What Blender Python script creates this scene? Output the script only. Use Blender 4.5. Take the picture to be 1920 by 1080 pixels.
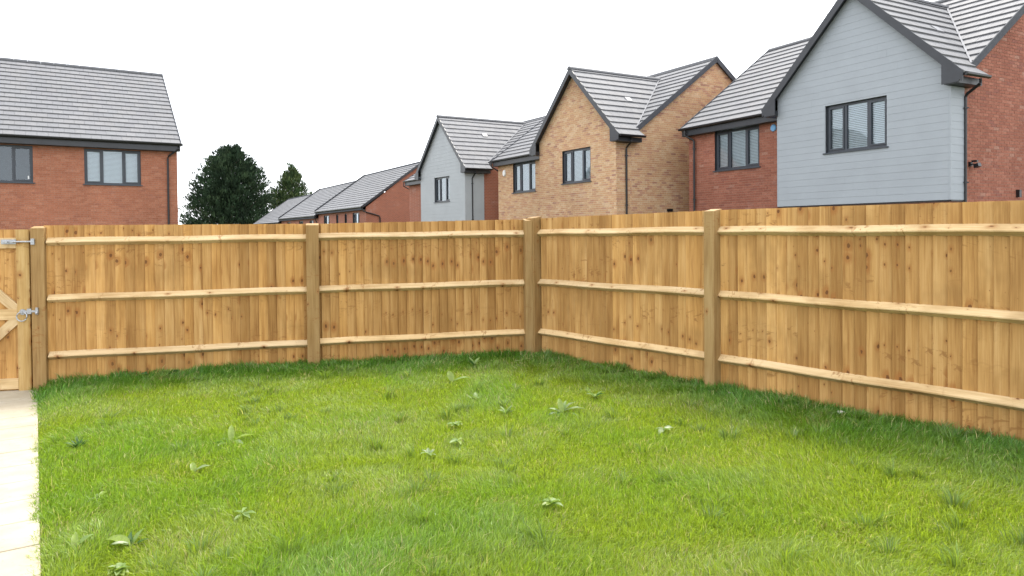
import bpy, math, random
import numpy as np
from mathutils import Vector, Matrix
random.seed(7)
rng = np.random.default_rng(11)
scene = bpy.context.scene
COL = scene.collection
for o in list(bpy.data.objects):
    bpy.data.objects.remove(o)

# ------------------------------------------------------------------ camera, sky, sun, exposure
EYE = 1.66
FPX, PITCH, ROLL = 1340.0, math.radians(0.9), math.radians(0.5)
SHIFT = -108 + FPX * math.tan(PITCH)
fwd = Vector((0, math.cos(PITCH), -math.sin(PITCH)))
r0 = Vector((1, 0, 0)); u0 = r0.cross(fwd)
rgt = math.cos(ROLL) * r0 - math.sin(ROLL) * u0
upv = math.sin(ROLL) * r0 + math.cos(ROLL) * u0
cd = bpy.data.cameras.new('camera'); cam = bpy.data.objects.new('camera', cd); COL.objects.link(cam)
cd.sensor_width = 36; cd.lens = FPX / 1920 * 36; cd.shift_y = SHIFT / 1920; cd.clip_end = 2000; cd.clip_start = 0.05
M = Matrix((rgt, upv, -fwd)).transposed().to_4x4(); M.translation = (0, 0, EYE)
cam.matrix_world = M
scene.camera = cam

SUN_EL, SUN_AZ = math.radians(56), math.radians(24)      # azimuth clockwise from +Y
world = bpy.data.worlds.new('World'); scene.world = world; world.use_nodes = True
wn = world.node_tree; wn.nodes.clear()
wo = wn.nodes.new('ShaderNodeOutputWorld'); bg = wn.nodes.new('ShaderNodeBackground')
sky = wn.nodes.new('ShaderNodeTexSky'); sky.sky_type = 'NISHITA'; sky.sun_disc = False
sky.sun_elevation = SUN_EL; sky.sun_rotation = SUN_AZ
mixw = wn.nodes.new('ShaderNodeMix'); mixw.data_type = 'RGBA'; mixw.inputs[0].default_value = 0.86
cl = wn.nodes.new('ShaderNodeTexNoise'); cl.inputs['Scale'].default_value = 1.6; cl.inputs['Detail'].default_value = 5
clr = wn.nodes.new('ShaderNodeValToRGB')
clr.color_ramp.elements[0].position = 0.3; clr.color_ramp.elements[0].color = (8.6, 8.9, 9.4, 1)
clr.color_ramp.elements[1].position = 0.7; clr.color_ramp.elements[1].color = (10.2, 10.2, 10.3, 1)
wtc = wn.nodes.new('ShaderNodeTexCoord')
wn.links.new(wtc.outputs['Generated'], cl.inputs['Vector']); wn.links.new(cl.outputs['Fac'], clr.inputs['Fac'])
wn.links.new(sky.outputs[0], mixw.inputs['A']); wn.links.new(clr.outputs[0], mixw.inputs['B'])
wn.links.new(mixw.outputs['Result'], bg.inputs['Color']); bg.inputs['Strength'].default_value = 0.078
wn.links.new(bg.outputs[0], wo.inputs[0])

sd = bpy.data.lights.new('sun', 'SUN'); sd.energy = 1.5; sd.angle = math.radians(16); sd.color = (1, 0.95, 0.87)
sun = bpy.data.objects.new('sun', sd); COL.objects.link(sun)
sdir = Vector((math.sin(SUN_AZ) * math.cos(SUN_EL), math.cos(SUN_AZ) * math.cos(SUN_EL), math.sin(SUN_EL)))
sun.rotation_euler = sdir.to_track_quat('Z', 'Y').to_euler()
scene.view_settings.view_transform = 'Standard'; scene.view_settings.look = 'None'
scene.view_settings.gamma = 1; scene.view_settings.use_curve_mapping = False
scene.view_settings.exposure = 1.82
scene.render.engine = 'CYCLES'

def project(P):
    v = Vector(P) - Vector((0, 0, EYE)); d = v.dot(fwd)
    if d < 0.1: return None
    return (960 + FPX * v.dot(rgt) / d, 540 - FPX * v.dot(upv) / d + SHIFT, d)

# ------------------------------------------------------------------ materials
MATS = {}
class NT:
    def __init__(s, name):
        s.m = bpy.data.materials.new(name); s.m.use_nodes = True; s.t = s.m.node_tree; s.t.nodes.clear()
        s.out = s.n('ShaderNodeOutputMaterial'); s.b = s.n('ShaderNodeBsdfPrincipled'); s.l(s.b.outputs[0], s.out.inputs[0])
        MATS[name] = s.m
    def n(s, typ, **kw):
        x = s.t.nodes.new(typ)
        for k, v in kw.items():
            if k in x.inputs.keys(): x.inputs[k].default_value = v
            else: setattr(x, k, v)
        return x
    def l(s, a, b): s.t.links.new(a, b)
    def put(s, sock, v):
        if hasattr(v, 'links'): s.l(v, sock)
        else: sock.default_value = v
    def math(s, op, a, b=0.0, c=None, clamp=False):
        x = s.n('ShaderNodeMath', operation=op, use_clamp=clamp); s.put(x.inputs[0], a); s.put(x.inputs[1], b)
        if c is not None: s.put(x.inputs[2], c)
        return x.outputs[0]
    def mix(s, fac, a, b, blend='MIX'):
        x = s.n('ShaderNodeMix', data_type='RGBA', blend_type=blend)
        s.put(x.inputs[0], fac); s.put(x.inputs['A'], a); s.put(x.inputs['B'], b); return x.outputs['Result']
    def ramp(s, fac, stops):
        x = s.n('ShaderNodeValToRGB'); s.l(fac, x.inputs[0]); e = x.color_ramp.elements
        while len(e) < len(stops): e.new(0.5)
        for i, (p, c) in enumerate(stops):
            e[i].position = p; e[i].color = c if len(c) == 4 else (*c, 1)
        return x.outputs[0]
    def noise(s, vec, scale, detail=4, rough=0.55, dist=0.0):
        x = s.n('ShaderNodeTexNoise'); x.inputs['Scale'].default_value = scale; x.inputs['Detail'].default_value = detail
        x.inputs['Roughness'].default_value = rough; x.inputs['Distortion'].default_value = dist
        if vec is not None: s.l(vec, x.inputs['Vector'])
        return x.outputs['Fac']
    def vscale(s, vec, sc, off=(0, 0, 0)):
        x = s.n('ShaderNodeVectorMath', operation='MULTIPLY_ADD'); s.l(vec, x.inputs[0]); x.inputs[1].default_value = sc
        s.put(x.inputs[2], off); return x.outputs[0]
    def bump(s, h, strength, dist):
        x = s.n('ShaderNodeBump'); x.inputs['Strength'].default_value = strength; x.inputs['Distance'].default_value = dist
        s.l(h, x.inputs['Height']); s.l(x.outputs[0], s.b.inputs['Normal'])
def c4(c): return (*c, 1)

def wood(name, pale, mid, dark, axis='z', knots=1.0):
    """grain runs along local z (or x); obj.color = (knot row seed, tone, jitter)"""
    s = NT(name); tc = s.n('ShaderNodeTexCoord'); oi = s.n('ShaderNodeObjectInfo')
    sep = s.n('ShaderNodeSeparateXYZ'); s.l(tc.outputs['Object'], sep.inputs[0])
    cs = s.n('ShaderNodeSeparateColor'); s.l(oi.outputs['Color'], cs.inputs[0])
    X, Y, Z = sep.outputs
    across = s.math('ADD', X if axis == 'z' else Z, Y); along = Z if axis == 'z' else X
    seed, tone, jit = cs.outputs[0], cs.outputs[1], cs.outputs[2]
    # knots
    kx = s.math('ADD', s.math('DIVIDE', across, 0.12), s.math('MULTIPLY', seed, 57.0))
    kx = s.math('ADD', kx, s.math('MULTIPLY', jit, 1.3))
    kz = s.math('ADD', s.math('DIVIDE', along, 0.26), s.math('MULTIPLY', seed, 31.0))
    kz = s.math('ADD', kz, s.math('MULTIPLY', jit, 0.8))
    cv = s.n('ShaderNodeCombineXYZ'); s.l(kx, cv.inputs[0]); s.l(kz, cv.inputs[1])
    vo = s.n('ShaderNodeTexVoronoi', voronoi_dimensions='2D'); vo.inputs['Scale'].default_value = 1; vo.inputs['Randomness'].default_value = 0.9
    s.l(cv.outputs[0], vo.inputs['Vector'])
    df = s.n('ShaderNodeVectorMath', operation='SUBTRACT'); s.l(cv.outputs[0], df.inputs[0]); s.l(vo.outputs['Position'], df.inputs[1])
    wob = s.n('ShaderNodeTexNoise'); wob.inputs['Scale'].default_value = 45; s.l(tc.outputs['Object'], wob.inputs['Vector'])
    dm = s.n('ShaderNodeVectorMath', operation='MULTIPLY'); s.l(df.outputs[0], dm.inputs[0]); dm.inputs[1].default_value = (0.12, 0.20, 0)
    ln = s.n('ShaderNodeVectorMath', operation='LENGTH'); s.l(dm.outputs[0], ln.inputs[0])
    dist = s.math('ADD', ln.outputs['Value'], s.math('MULTIPLY', s.math('SUBTRACT', wob.outputs['Fac'], 0.5), 0.020))
    vc = s.n('ShaderNodeSeparateColor'); s.l(vo.outputs['Color'], vc.inputs[0])
    rad = s.math('MULTIPLY', s.math('POWER', s.math('MAXIMUM', s.math('SUBTRACT', vc.outputs[0], 0.28), 0.0), 1.7), 0.034 * knots)
    core = s.math('MULTIPLY', s.math('SUBTRACT', rad, dist), 230.0, clamp=True)
    halo = s.math('MULTIPLY', s.math('SUBTRACT', s.math('MULTIPLY', rad, 3.6), dist), 30.0, clamp=True)
    halo = s.math('MULTIPLY', halo, s.math('GREATER_THAN', rad, 0.001))
    # grain bending round the knots
    ga = s.math('ADD', across, s.math('MULTIPLY', halo, 0.006))
    gv = s.n('ShaderNodeCombineXYZ')
    s.l(s.math('MULTIPLY', ga, 70.0), gv.inputs[0]); s.l(s.math('MULTIPLY', along, 2.2), gv.inputs[1]); s.l(s.math('MULTIPLY', oi.outputs['Random'], 91.0), gv.inputs[2])
    g1 = s.noise(gv.outputs[0], 1.0, 5, 0.6, 0.6)
    gv2 = s.n('ShaderNodeCombineXYZ')
    s.l(s.math('MULTIPLY', ga, 9.0), gv2.inputs[0]); s.l(s.math('MULTIPLY', along, 1.3), gv2.inputs[1]); s.l(s.math('MULTIPLY', oi.outputs['Random'], 47.0), gv2.inputs[2])
    g2 = s.noise(gv2.outputs[0], 1.0, 3, 0.5)
    base = s.ramp(s.math('ADD', s.math('MULTIPLY', g1, 0.45), s.math('MULTIPLY', g2, 0.55)), [(0.34, c4(dark)), (0.5, c4(mid)), (0.66, c4(pale))])
    tn = s.ramp(tone, [(0.0, (0.70, 0.64, 0.55)), (0.28, (0.92, 0.88, 0.82)), (0.55, (1, 1, 1)), (0.8, (1.08, 1.03, 0.92)), (1.0, (1.2, 1.2, 1.2))])
    col = s.mix(1.0, base, tn, 'MULTIPLY')
    col = s.mix(s.math('MULTIPLY', halo, 0.62), col, (0.30, 0.115, 0.028, 1))
    col = s.mix(s.math('MULTIPLY', core, 0.8), col, (0.10, 0.036, 0.012, 1))
    # brown smudges lying across the grain, in rows that neighbouring boards share
    sv = s.n('ShaderNodeCombineXYZ'); s.l(s.math('MULTIPLY', across, 7.0), sv.inputs[0]); s.l(s.math('ADD', s.math('MULTIPLY', along, 17.0), s.math('MULTIPLY', jit, 3.0)), sv.inputs[1]); s.l(s.math('MULTIPLY', seed, 60.0), sv.inputs[2])
    sm = s.noise(sv.outputs[0], 1.0, 3, 0.6, 1.4)
    rv = s.n('ShaderNodeCombineXYZ'); s.l(s.math('MULTIPLY', along, 3.2), rv.inputs[1]); s.l(s.math('MULTIPLY', seed, 83.0), rv.inputs[2]); s.l(s.math('MULTIPLY', jit, .5), rv.inputs[0])
    rm = s.noise(rv.outputs[0], 1.0, 2, 0.5)
    smf = s.math('MULTIPLY', s.ramp(sm, [(0.56, (0, 0, 0)), (0.64, (1, 1, 1))]), s.ramp(rm, [(0.52, (0, 0, 0)), (0.62, (.65, .65, .65))]))
    col = s.mix(smf, col, (0.24, 0.105, 0.030, 1))
    # brown wash stains
    st = s.noise(s.vscale(tc.outputs['Object'], (2.5, 2.5, 1.4) if axis == 'z' else (1.4, 2.5, 2.5), oi.outputs['Location']), 1.7, 3, 0.6)
    col = s.mix(s.ramp(st, [(0.52, (0, 0, 0)), (0.72, (0.42, 0.42, 0.42))]), col, (0.27, 0.145, 0.045, 1))
    s.l(col, s.b.inputs['Base Color']); s.b.inputs['Roughness'].default_value = 0.72
    s.b.inputs['Specular IOR Level'].default_value = 0.25
    s.bump(s.math('SUBTRACT', g1, s.math('MULTIPLY', core, 0.4)), 0.35, 0.002)
    return s.m
wood('fence_wood', (0.57, 0.350, 0.142), (0.46, 0.258, 0.088), (0.30, 0.148, 0.043))
wood('rail_wood', (0.66, 0.515, 0.32), (0.57, 0.42, 0.235), (0.41, 0.27, 0.125), axis='x', knots=0.7)
wood('post_wood', (0.40, 0.27, 0.125), (0.325, 0.205, 0.082), (0.225, 0.13, 0.046), knots=0.6)

def tinted(name, rough=0.85, nscale=35, amp=0.35, bumpd=0.003, extra=None):
    s = NT(name); at = s.n('ShaderNodeAttribute', attribute_name='tint'); tc = s.n('ShaderNodeTexCoord')
    geo = s.n('ShaderNodeNewGeometry')
    n1 = s.noise(geo.outputs['Position'], nscale, 4, 0.6)
    v = s.ramp(n1, [(0.3, (1 - amp,) * 3), (0.7, (1 + amp * 0.6,) * 3)])
    col = s.mix(1.0, at.outputs['Color'], v, 'MULTIPLY')
    if extra: col = extra(s, col, geo)
    s.l(col, s.b.inputs['Base Color']); s.b.inputs['Roughness'].default_value = rough; s.b.inputs['Specular IOR Level'].default_value = 0.18
    s.bump(n1, 0.4, bumpd); return s.m
def efflo(s, col, geo):   # pale salt bloom and damp staining on new brickwork
    n = s.noise(s.vscale(geo.outputs['Position'], (1, 1, 1.6)), 0.9, 6, 0.7)
    m = s.noise(geo.outputs['Position'], 7, 3, 0.6)
    f = s.math('MULTIPLY', s.ramp(n, [(0.60, (0, 0, 0)), (0.74, (1, 1, 1))]), s.math('MULTIPLY', m, 0.55))
    col = s.mix(f, col, (0.50, 0.40, 0.36, 1))
    n2 = s.noise(geo.outputs['Position'], 0.35, 4, 0.6)
    return s.mix(1.0, col, s.ramp(n2, [(0.35, (0.86, 0.84, 0.83)), (0.65, (1.08, 1.08, 1.08))]), 'MULTIPLY')
tinted('brick_face', extra=efflo)
def tile_streak(s, col, geo):
    n2 = s.noise(geo.outputs['Position'], 0.8, 5, 0.65)
    return s.mix(1.0, col, s.ramp(n2, [(0.3, (0.95, 0.95, 0.95)), (0.7, (1.05, 1.05, 1.05))]), 'MULTIPLY')
tinted('roof_tile', rough=0.7, nscale=22, amp=0.16, bumpd=0.002, extra=tile_streak)

def plain(name, col, rough=0.6, metal=0.0, amp=0.12, nscale=8, spec=0.5, bumpd=0.0):
    s = NT(name); geo = s.n('ShaderNodeNewGeometry'); n = s.noise(geo.outputs['Position'], nscale, 5, 0.6)
    v = s.ramp(n, [(0.3, (1 - amp,) * 3), (0.7, (1 + amp,) * 3)])
    s.l(s.mix(1.0, c4(col), v, 'MULTIPLY'), s.b.inputs['Base Color'])
    s.b.inputs['Roughness'].default_value = rough; s.b.inputs['Metallic'].default_value = metal
    s.b.inputs['Specular IOR Level'].default_value = spec
    if bumpd: s.bump(n, 0.4, bumpd)
    return s.m
plain('mortar_pale', (0.58, 0.50, 0.39), 0.95, nscale=12)
plain('mortar_red', (0.30, 0.19, 0.14), 0.95, nscale=12)
plain('anthracite', (0.024, 0.026, 0.032), 0.42, amp=0.2, nscale=3)
plain('gutter_black', (0.009, 0.009, 0.011), 0.35)
plain('frame_grey', (0.036, 0.043, 0.055), 0.4, amp=0.1)
plain('verge_grey', (0.075, 0.078, 0.088), 0.75, amp=0.15, spec=.12)
plain('underlay', (0.022, 0.022, 0.024), 0.9)
plain('lead_grey', (0.27, 0.27, 0.28), 0.8, amp=0.2, spec=.1)
plain('blind_white', (0.72, 0.77, 0.80), 0.5, amp=0.03)
plain('room_dark', (0.045, 0.055, 0.07), 0.9)
plain('plastic_white', (0.75, 0.75, 0.74), 0.4, amp=0.05)
plain('plastic_blue', (0.16, 0.38, 0.66), 0.4, amp=0.05)
plain('galvanised', (0.40, 0.41, 0.43), 0.45, metal=0.8, amp=0.25, nscale=60)
plain('siding_paint', (0.30, 0.325, 0.355), 0.6, amp=0.045, nscale=1.5, bumpd=0.0006)
plain('siding_pale', (0.34, 0.365, 0.385), 0.6, amp=0.05, nscale=1.5)
plain('concrete', (0.16, 0.14, 0.11), 0.9, amp=0.2, nscale=20, bumpd=0.002)
plain('pebble_stone', (0.55, 0.52, 0.45), 0.8, amp=0.2, nscale=60)

s = NT('glass'); s.t.nodes.remove(s.b)
tr = s.n('ShaderNodeBsdfTransparent'); tr.inputs[0].default_value = (0.93, 0.97, 0.98, 1)
gl = s.n('ShaderNodeBsdfGlossy'); gl.inputs['Roughness'].default_value = 0.02; gl.inputs['Color'].default_value = (0.85, 0.93, 1, 1)
fr = s.n('ShaderNodeFresnel'); fr.inputs[0].default_value = 1.55
fm = s.math('MULTIPLY_ADD', fr.outputs[0], 1.3, 0.03, clamp=True)
mx = s.n('ShaderNodeMixShader'); s.l(fm, mx.inputs[0]); s.l(tr.outputs[0], mx.inputs[1]); s.l(gl.outputs[0], mx.inputs[2]); s.l(mx.outputs[0], s.out.inputs[0])

s = NT('grass_blade'); s.t.nodes.remove(s.b)
at = s.n('ShaderNodeAttribute', attribute_name='tint')
df = s.n('ShaderNodeBsdfDiffuse'); s.l(at.outputs['Color'], df.inputs[0])
tl = s.n('ShaderNodeBsdfTranslucent'); s.l(s.mix(1.0, at.outputs['Color'], (1.25, 1.3, 0.6, 1), 'MULTIPLY'), tl.inputs[0])
gs = s.n('ShaderNodeBsdfGlossy'); gs.inputs['Roughness'].default_value = 0.42; gs.inputs['Color'].default_value = (0.8, 0.9, 0.8, 1)
m1 = s.n('ShaderNodeMixShader'); m1.inputs[0].default_value = 0.42; s.l(df.outputs[0], m1.inputs[1]); s.l(tl.outputs[0], m1.inputs[2])
m2 = s.n('ShaderNodeMixShader'); m2.inputs[0].default_value = 0.035; s.l(m1.outputs[0], m2.inputs[1]); s.l(gs.outputs[0], m2.inputs[2])
s.l(m2.outputs[0], s.out.inputs[0])

s = NT('soil'); geo = s.n('ShaderNodeNewGeometry')
n = s.noise(geo.outputs['Position'], 9, 6, 0.7); n2 = s.noise(geo.outputs['Position'], 120, 4, 0.7)
cc = s.ramp(n, [(0.35, (0.045, 0.042, 0.018)), (0.6, (0.060, 0.085, 0.022))])
s.l(cc, s.b.inputs['Base Color']); s.b.inputs['Roughness'].default_value = 1; s.bump(n2, 0.8, 0.01)

s = NT('paving'); geo = s.n('ShaderNodeNewGeometry'); oi = s.n('ShaderNodeObjectInfo')
n = s.noise(geo.outputs['Position'], 3.5, 6, 0.65); n2 = s.noise(geo.outputs['Position'], 160, 3, 0.7)
cc = s.ramp(n, [(0.3, (0.33, 0.285, 0.20)), (0.55, (0.40, 0.35, 0.26)), (0.75, (0.45, 0.41, 0.32))])
cc = s.mix(s.math('MULTIPLY', oi.outputs['Random'], 0.18), cc, (0.30, 0.25, 0.18, 1))
sn = s.noise(geo.outputs['Position'], 28, 5, 0.75); cc = s.mix(s.ramp(sn, [(0.56, (0, 0, 0)), (0.70, (.5, .5, .5))]), cc, (0.22, 0.17, 0.10, 1))
s.l(cc, s.b.inputs['Base Color']); s.b.inputs['Roughness'].default_value = 0.85; s.bump(n2, 0.3, 0.002)

s = NT('conifer_leaf'); at = s.n('ShaderNodeAttribute', attribute_name='tint')
s.l(at.outputs['Color'], s.b.inputs['Base Color']); s.b.inputs['Roughness'].default_value = 0.75; s.b.inputs['Specular IOR Level'].default_value = 0.2
plain('bark', (0.10, 0.07, 0.05), 0.95, amp=0.3, nscale=8)

# ------------------------------------------------------------------ object helpers
def tagit(o, label=None, cat=None, group=None, kind=None):
    if label: o['label'] = label
    if cat: o['category'] = cat
    if group: o['group'] = group
    if kind: o['kind'] = kind
    return o
def empty(name, loc, label, cat, group=None):
    o = bpy.data.objects.new(name, None); COL.objects.link(o); o.location = loc; o.empty_display_size = 0.2
    return tagit(o, label, cat, group)
def link(name, me, parent=None, mat=None):
    o = bpy.data.objects.new(name, me); COL.objects.link(o)
    if parent is not None: o.parent = parent
    if mat is not None and len(me.materials) == 0: me.materials.append(MATS[mat])
    return o
class MB:
    def __init__(s): s.v = []; s.f = []; s.c = []
    def add(s, vs, fs, tint=(1, 1, 1)):
        k = len(s.v); s.v.extend([tuple(x) for x in vs])
        for f in fs: s.f.append(tuple(i + k for i in f)); s.c.append(tint)
    def box(s, c, e1, e2, e3, tint=(1, 1, 1)):
        """box centred at c with half-axis vectors"""
        c, e1, e2, e3 = map(Vector, (c, e1, e2, e3))
        vs = [c + e1 * i + e2 * j + e3 * k for k in (-1, 1) for j in (-1, 1) for i in (-1, 1)]
        s.add(vs, [(0, 2, 3, 1), (4, 5, 7, 6), (0, 1, 5, 4), (2, 6, 7, 3), (0, 4, 6, 2), (1, 3, 7, 5)], tint)
    def beam(s, A, B, w, h, up=(0, 0, 1), ow=0.0, oh=0.0):
        A, B = Vector(A), Vector(B); d = (B - A).normalized(); up = Vector(up)
        sd_ = d.cross(up).normalized(); u2 = sd_.cross(d)
        s.box((A + B) / 2 + sd_ * ow + u2 * oh, (B - A) / 2, sd_ * w / 2, u2 * h / 2)
    def tube(s, pts, r, n=10, closed=False, caps=True):
        pts = [Vector(p) for p in pts]; rings = []
        m = len(pts)
        for i, p in enumerate(pts):
            a = pts[i - 1] if (i > 0 or closed) else p; b = pts[(i + 1) % m] if (i < m - 1 or closed) else p
            d = (b - a).normalized(); ref = Vector((0.137, 0.31, 0.94)) if abs(d.z) < 0.9 else Vector((1, 0.1, 0))
            x = d.cross(ref).normalized(); y = d.cross(x)
            rr = r[i] if isinstance(r, (list, tuple)) else r
            rings.append([p + x * rr * math.cos(2 * math.pi * k / n) + y * rr * math.sin(2 * math.pi * k / n) for k in range(n)])
        vs = [v for R_ in rings for v in R_]; fs = []
        for i in range(m if closed else m - 1):
            j = (i + 1) % m
            for k in range(n): fs.append((i * n + k, i * n + (k + 1) % n, j * n + (k + 1) % n, j * n + k))
        if caps and not closed: fs.append(tuple(range(n))[::-1]); fs.append(tuple((m - 1) * n + k for k in range(n)))
        s.add(vs, fs)
    def mesh(s, name, mat, smooth=False):
        me = bpy.data.meshes.new(name); me.from_pydata(s.v, [], s.f)
        a = me.attributes.new('tint', 'FLOAT_COLOR', 'FACE')
        arr = np.ones((len(s.f), 4), np.float32); arr[:, :3] = np.array(s.c, np.float32).reshape(-1, 3); a.data.foreach_set('color', arr.ravel())
        me.materials.append(MATS[mat])
        if smooth: me.polygons.foreach_set('use_smooth', [True] * len(me.polygons))
        me.update(); return me
    def obj(s, name, mat, parent=None, smooth=False):
        if not s.f: return None
        return link(name, s.mesh(name, mat, smooth), parent)

# convex 2-D clipping
def clip(poly, nx, ny, d):      # keep nx*x+ny*y <= d
    out = []
    for i in range(len(poly)):
        a, b = poly[i], poly[(i + 1) % len(poly)]
        da = nx * a[0] + ny * a[1] - d; db = nx * b[0] + ny * b[1] - d
        if da <= 1e-9: out.append(a)
        if (da < -1e-9 and db > 1e-9) or (da > 1e-9 and db < -1e-9):
            t = da / (da - db); out.append((a[0] + (b[0] - a[0]) * t, a[1] + (b[1] - a[1]) * t))
    return out if len(out) >= 3 else []
def area(p):
    return 0.5 * sum(p[i][0] * p[(i + 1) % len(p)][1] - p[(i + 1) % len(p)][0] * p[i][1] for i in range(len(p)))
def ccw(p): return p if area(p) > 0 else p[::-1]
def edges(poly):                # half planes of a ccw convex polygon
    poly = ccw(poly); r = []
    for i in range(len(poly)):
        a, b = poly[i], poly[(i + 1) % len(poly)]; dx, dy = b[0] - a[0], b[1] - a[1]; L = math.hypot(dx, dy)
        if L > 1e-6: r.append((dy / L, -dx / L, (dy * a[0] - dx * a[1]) / L))
    return r
def inter(poly, region):
    for e in edges(region):
        if poly: poly = clip(poly, *e)
    return poly
def minus(poly, hole):
    res = []; rest = poly
    for (nx, ny, d) in edges(hole):
        if not rest: break
        o = clip(rest, -nx, -ny, -d)
        if o and abs(area(o)) > 2e-5: res.append(o)
        rest = clip(rest, nx, ny, d)
    return res
class Frame:
    """plane with outward normal n, e2 'up' in the plane, e1 = e2 x n"""
    def __init__(s, O, n, e2=(0, 0, 1)):
        s.O = Vector(O); s.n = Vector(n).normalized(); s.e2 = Vector(e2).normalized(); s.e1 = s.e2.cross(s.n).normalized()
    def P(s, x, y, h=0.0): return s.O + s.e1 * x + s.e2 * y + s.n * h
    def mat(s, x, y):
        m = Matrix((s.e1, s.e2, s.n)).transposed().to_4x4(); m.translation = s.P(x, y); return m
def prism(mb, F, poly, h0, hf, tint=(1, 1, 1), local=None):
    """extrude poly from height h0 to hf(x,y); local=(cx,cy) builds around that point in plane coordinates"""
    poly = ccw(poly); n = len(poly)
    if local is None: g = lambda x, y, h: F.P(x, y, h)
    else: g = lambda x, y, h: Vector((x - local[0], y - local[1], h))
    vs = [g(x, y, h0) for x, y in poly] + [g(x, y, hf(x, y)) for x, y in poly]
    mb.add(vs, [tuple(range(n, 2 * n))] + [(i, (i + 1) % n, n + (i + 1) % n, n + i) for i in range(n)], tint)

def cover(parent, origin, F, regions, holes, pieces, name, mat, h0, hf, budget, jit=0.0):
    """pieces: list of (poly, tint, h-func). Returns candidate list for later selection."""
    cand = []
    for poly, tint, hfun in pieces:
        for rg in regions:
            q = inter(poly, rg)
            if not q: continue
            parts = [q]
            for h in holes:
                nx = []
                for p in parts: nx += minus(p, h)
                parts = nx
            for p in parts:
                if abs(area(p)) < 4e-4: continue
                cand.append((F, p, tint, h0, hfun, len(p) == 4 and abs(abs(area(p)) - abs(area(poly))) < 1e-6, parent, poly))
    return cand
def emit(cands, origin, name, mat, limit, ymax=400, minpx=9.0, xr=(-5, 1925)):
    """the `limit` largest-in-view pieces become objects under their part, the rest one stuff part each parent"""
    sc = []
    for i, c in enumerate(cands):
        F, p = c[0], c[1]
        cx = sum(q[0] for q in p) / len(p); cy = sum(q[1] for q in p) / len(p)
        W = Vector(F.P(cx, cy)) + origin; pr = project(W); ok = 0
        if pr and xr[0] < pr[0] < xr[1] and -5 < pr[1] < ymax and F.n.dot(Vector((0, 0, EYE)) - W) > 0:
            xs = [project(Vector(F.P(*q)) + origin) for q in p]
            wpx = max(a[0] for a in xs) - min(a[0] for a in xs); hpx = max(a[1] for a in xs) - min(a[1] for a in xs)
            if max(wpx, hpx) >= minpx: ok = wpx * hpx
        sc.append(ok)
    order = sorted(range(len(cands)), key=lambda i: -sc[i]); chosen = set(i for i in order[:limit] if sc[i] > 0)
    cache = {}; rest = {}
    for i, (F, p, tint, h0, hf, full, parent, poly) in enumerate(cands):
        if i in chosen:
            x0, y0 = min(q[0] for q in poly), min(q[1] for q in poly)
            key = (round(max(q[0] for q in poly) - x0, 3), tint) if full else None
            if key is not None and key in cache: me = cache[key]
            else:
                mb = MB(); prism(mb, F, p, h0, hf, tint, local=(x0, y0)); me = mb.mesh(name, mat)
                if key is not None: cache[key] = me
            o = link(name, me, parent); o.matrix_basis = F.mat(x0, y0)
        else:
            prism(rest.setdefault(parent, MB()), F, p, h0, hf, tint)
    for par, mb in rest.items():
        tagit(mb.obj(name, mat, par), kind='stuff')

def brick_pieces(x0, x1, z0, z1, palette):
    L, Hh, J = 0.215, 0.065, 0.010; out = []
    nrow = int((z1 - z0) / (Hh + J)) + 1
    for r in range(nrow):
        z = z0 + r * (Hh + J); off = -(r % 2) * (L + J) / 2
        x = x0 - 0.3 + off
        while x < x1:
            t = palette[min(len(palette) - 1, int(abs(random.gauss(0, 1)) / 2.6 * len(palette)))]
            d = random.choice((0.006, 0.007, 0.008))
            out.append(([(x, z), (x + L, z), (x + L, z + Hh), (x, z + Hh)], t, (lambda a, b, d=d: d)))
            x += L + J
    return out
def plank_pieces(x0, x1, z0, z1, step=0.178, joints=True):
    out = []; z = z0; r = 0
    while z < z1:
        js = sorted([x0 - 0.5] + ([x0 + random.uniform(0.8, x1 - x0 - 0.8)] if joints and x1 - x0 > 2 else []) + [x1 + 0.5])
        t = random.uniform(0.97, 1.03)
        for a, b in zip(js[:-1], js[1:]):
            out.append(([(a, z), (b - 0.0012, z), (b - 0.0012, z + step - 0.0012), (a, z + step - 0.0012)], (t, t, t), (lambda x, y, z=z: 0.026 - 0.004 * (y - z) / step)))
        z += step; r += 1
    return out
def tile_pieces(x0, x1, s1, base, width=0.33, step=0.345):
    out = []; r = 0; s0 = 0.0
    while s0 < s1:
        x = x0 - width - (r % 2) * width / 2
        while x < x1:
            k = random.uniform(0.90, 1.10); t = tuple(round(b * k, 3) for b in base) if False else base[random.randrange(len(base))]
            lift = random.uniform(-0.0015, 0.0015)
            out.append(([(x, s0), (x + width - 0.005, s0), (x + width - 0.005, s0 + step), (x, s0 + step)], t,
                        (lambda a, b, s0=s0, l=lift: 0.050 + l - 0.038 * (b - s0) / step)))
            x += width
        s0 += step; r += 1
    return out
TILE = [(0.188, 0.189, 0.197), (0.179, 0.180, 0.189), (0.197, 0.197, 0.203), (0.184, 0.186, 0.194), (0.192, 0.191, 0.196)]
RED = [(0.325, 0.128, 0.086), (0.30, 0.114, 0.076), (0.35, 0.142, 0.096), (0.285, 0.108, 0.074), (0.36, 0.155, 0.108), (0.265, 0.105, 0.078), (0.37, 0.19, 0.14)]
ORANGE = [(0.39, 0.158, 0.095), (0.365, 0.143, 0.084), (0.415, 0.175, 0.106), (0.355, 0.140, 0.084), (0.425, 0.19, 0.12), (0.335, 0.134, 0.085)]
BUFF = [(0.55, 0.355, 0.205), (0.52, 0.315, 0.18), (0.58, 0.40, 0.25), (0.50, 0.29, 0.17), (0.46, 0.255, 0.165), (0.41, 0.225, 0.15), (0.36, 0.195, 0.135)]

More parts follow.
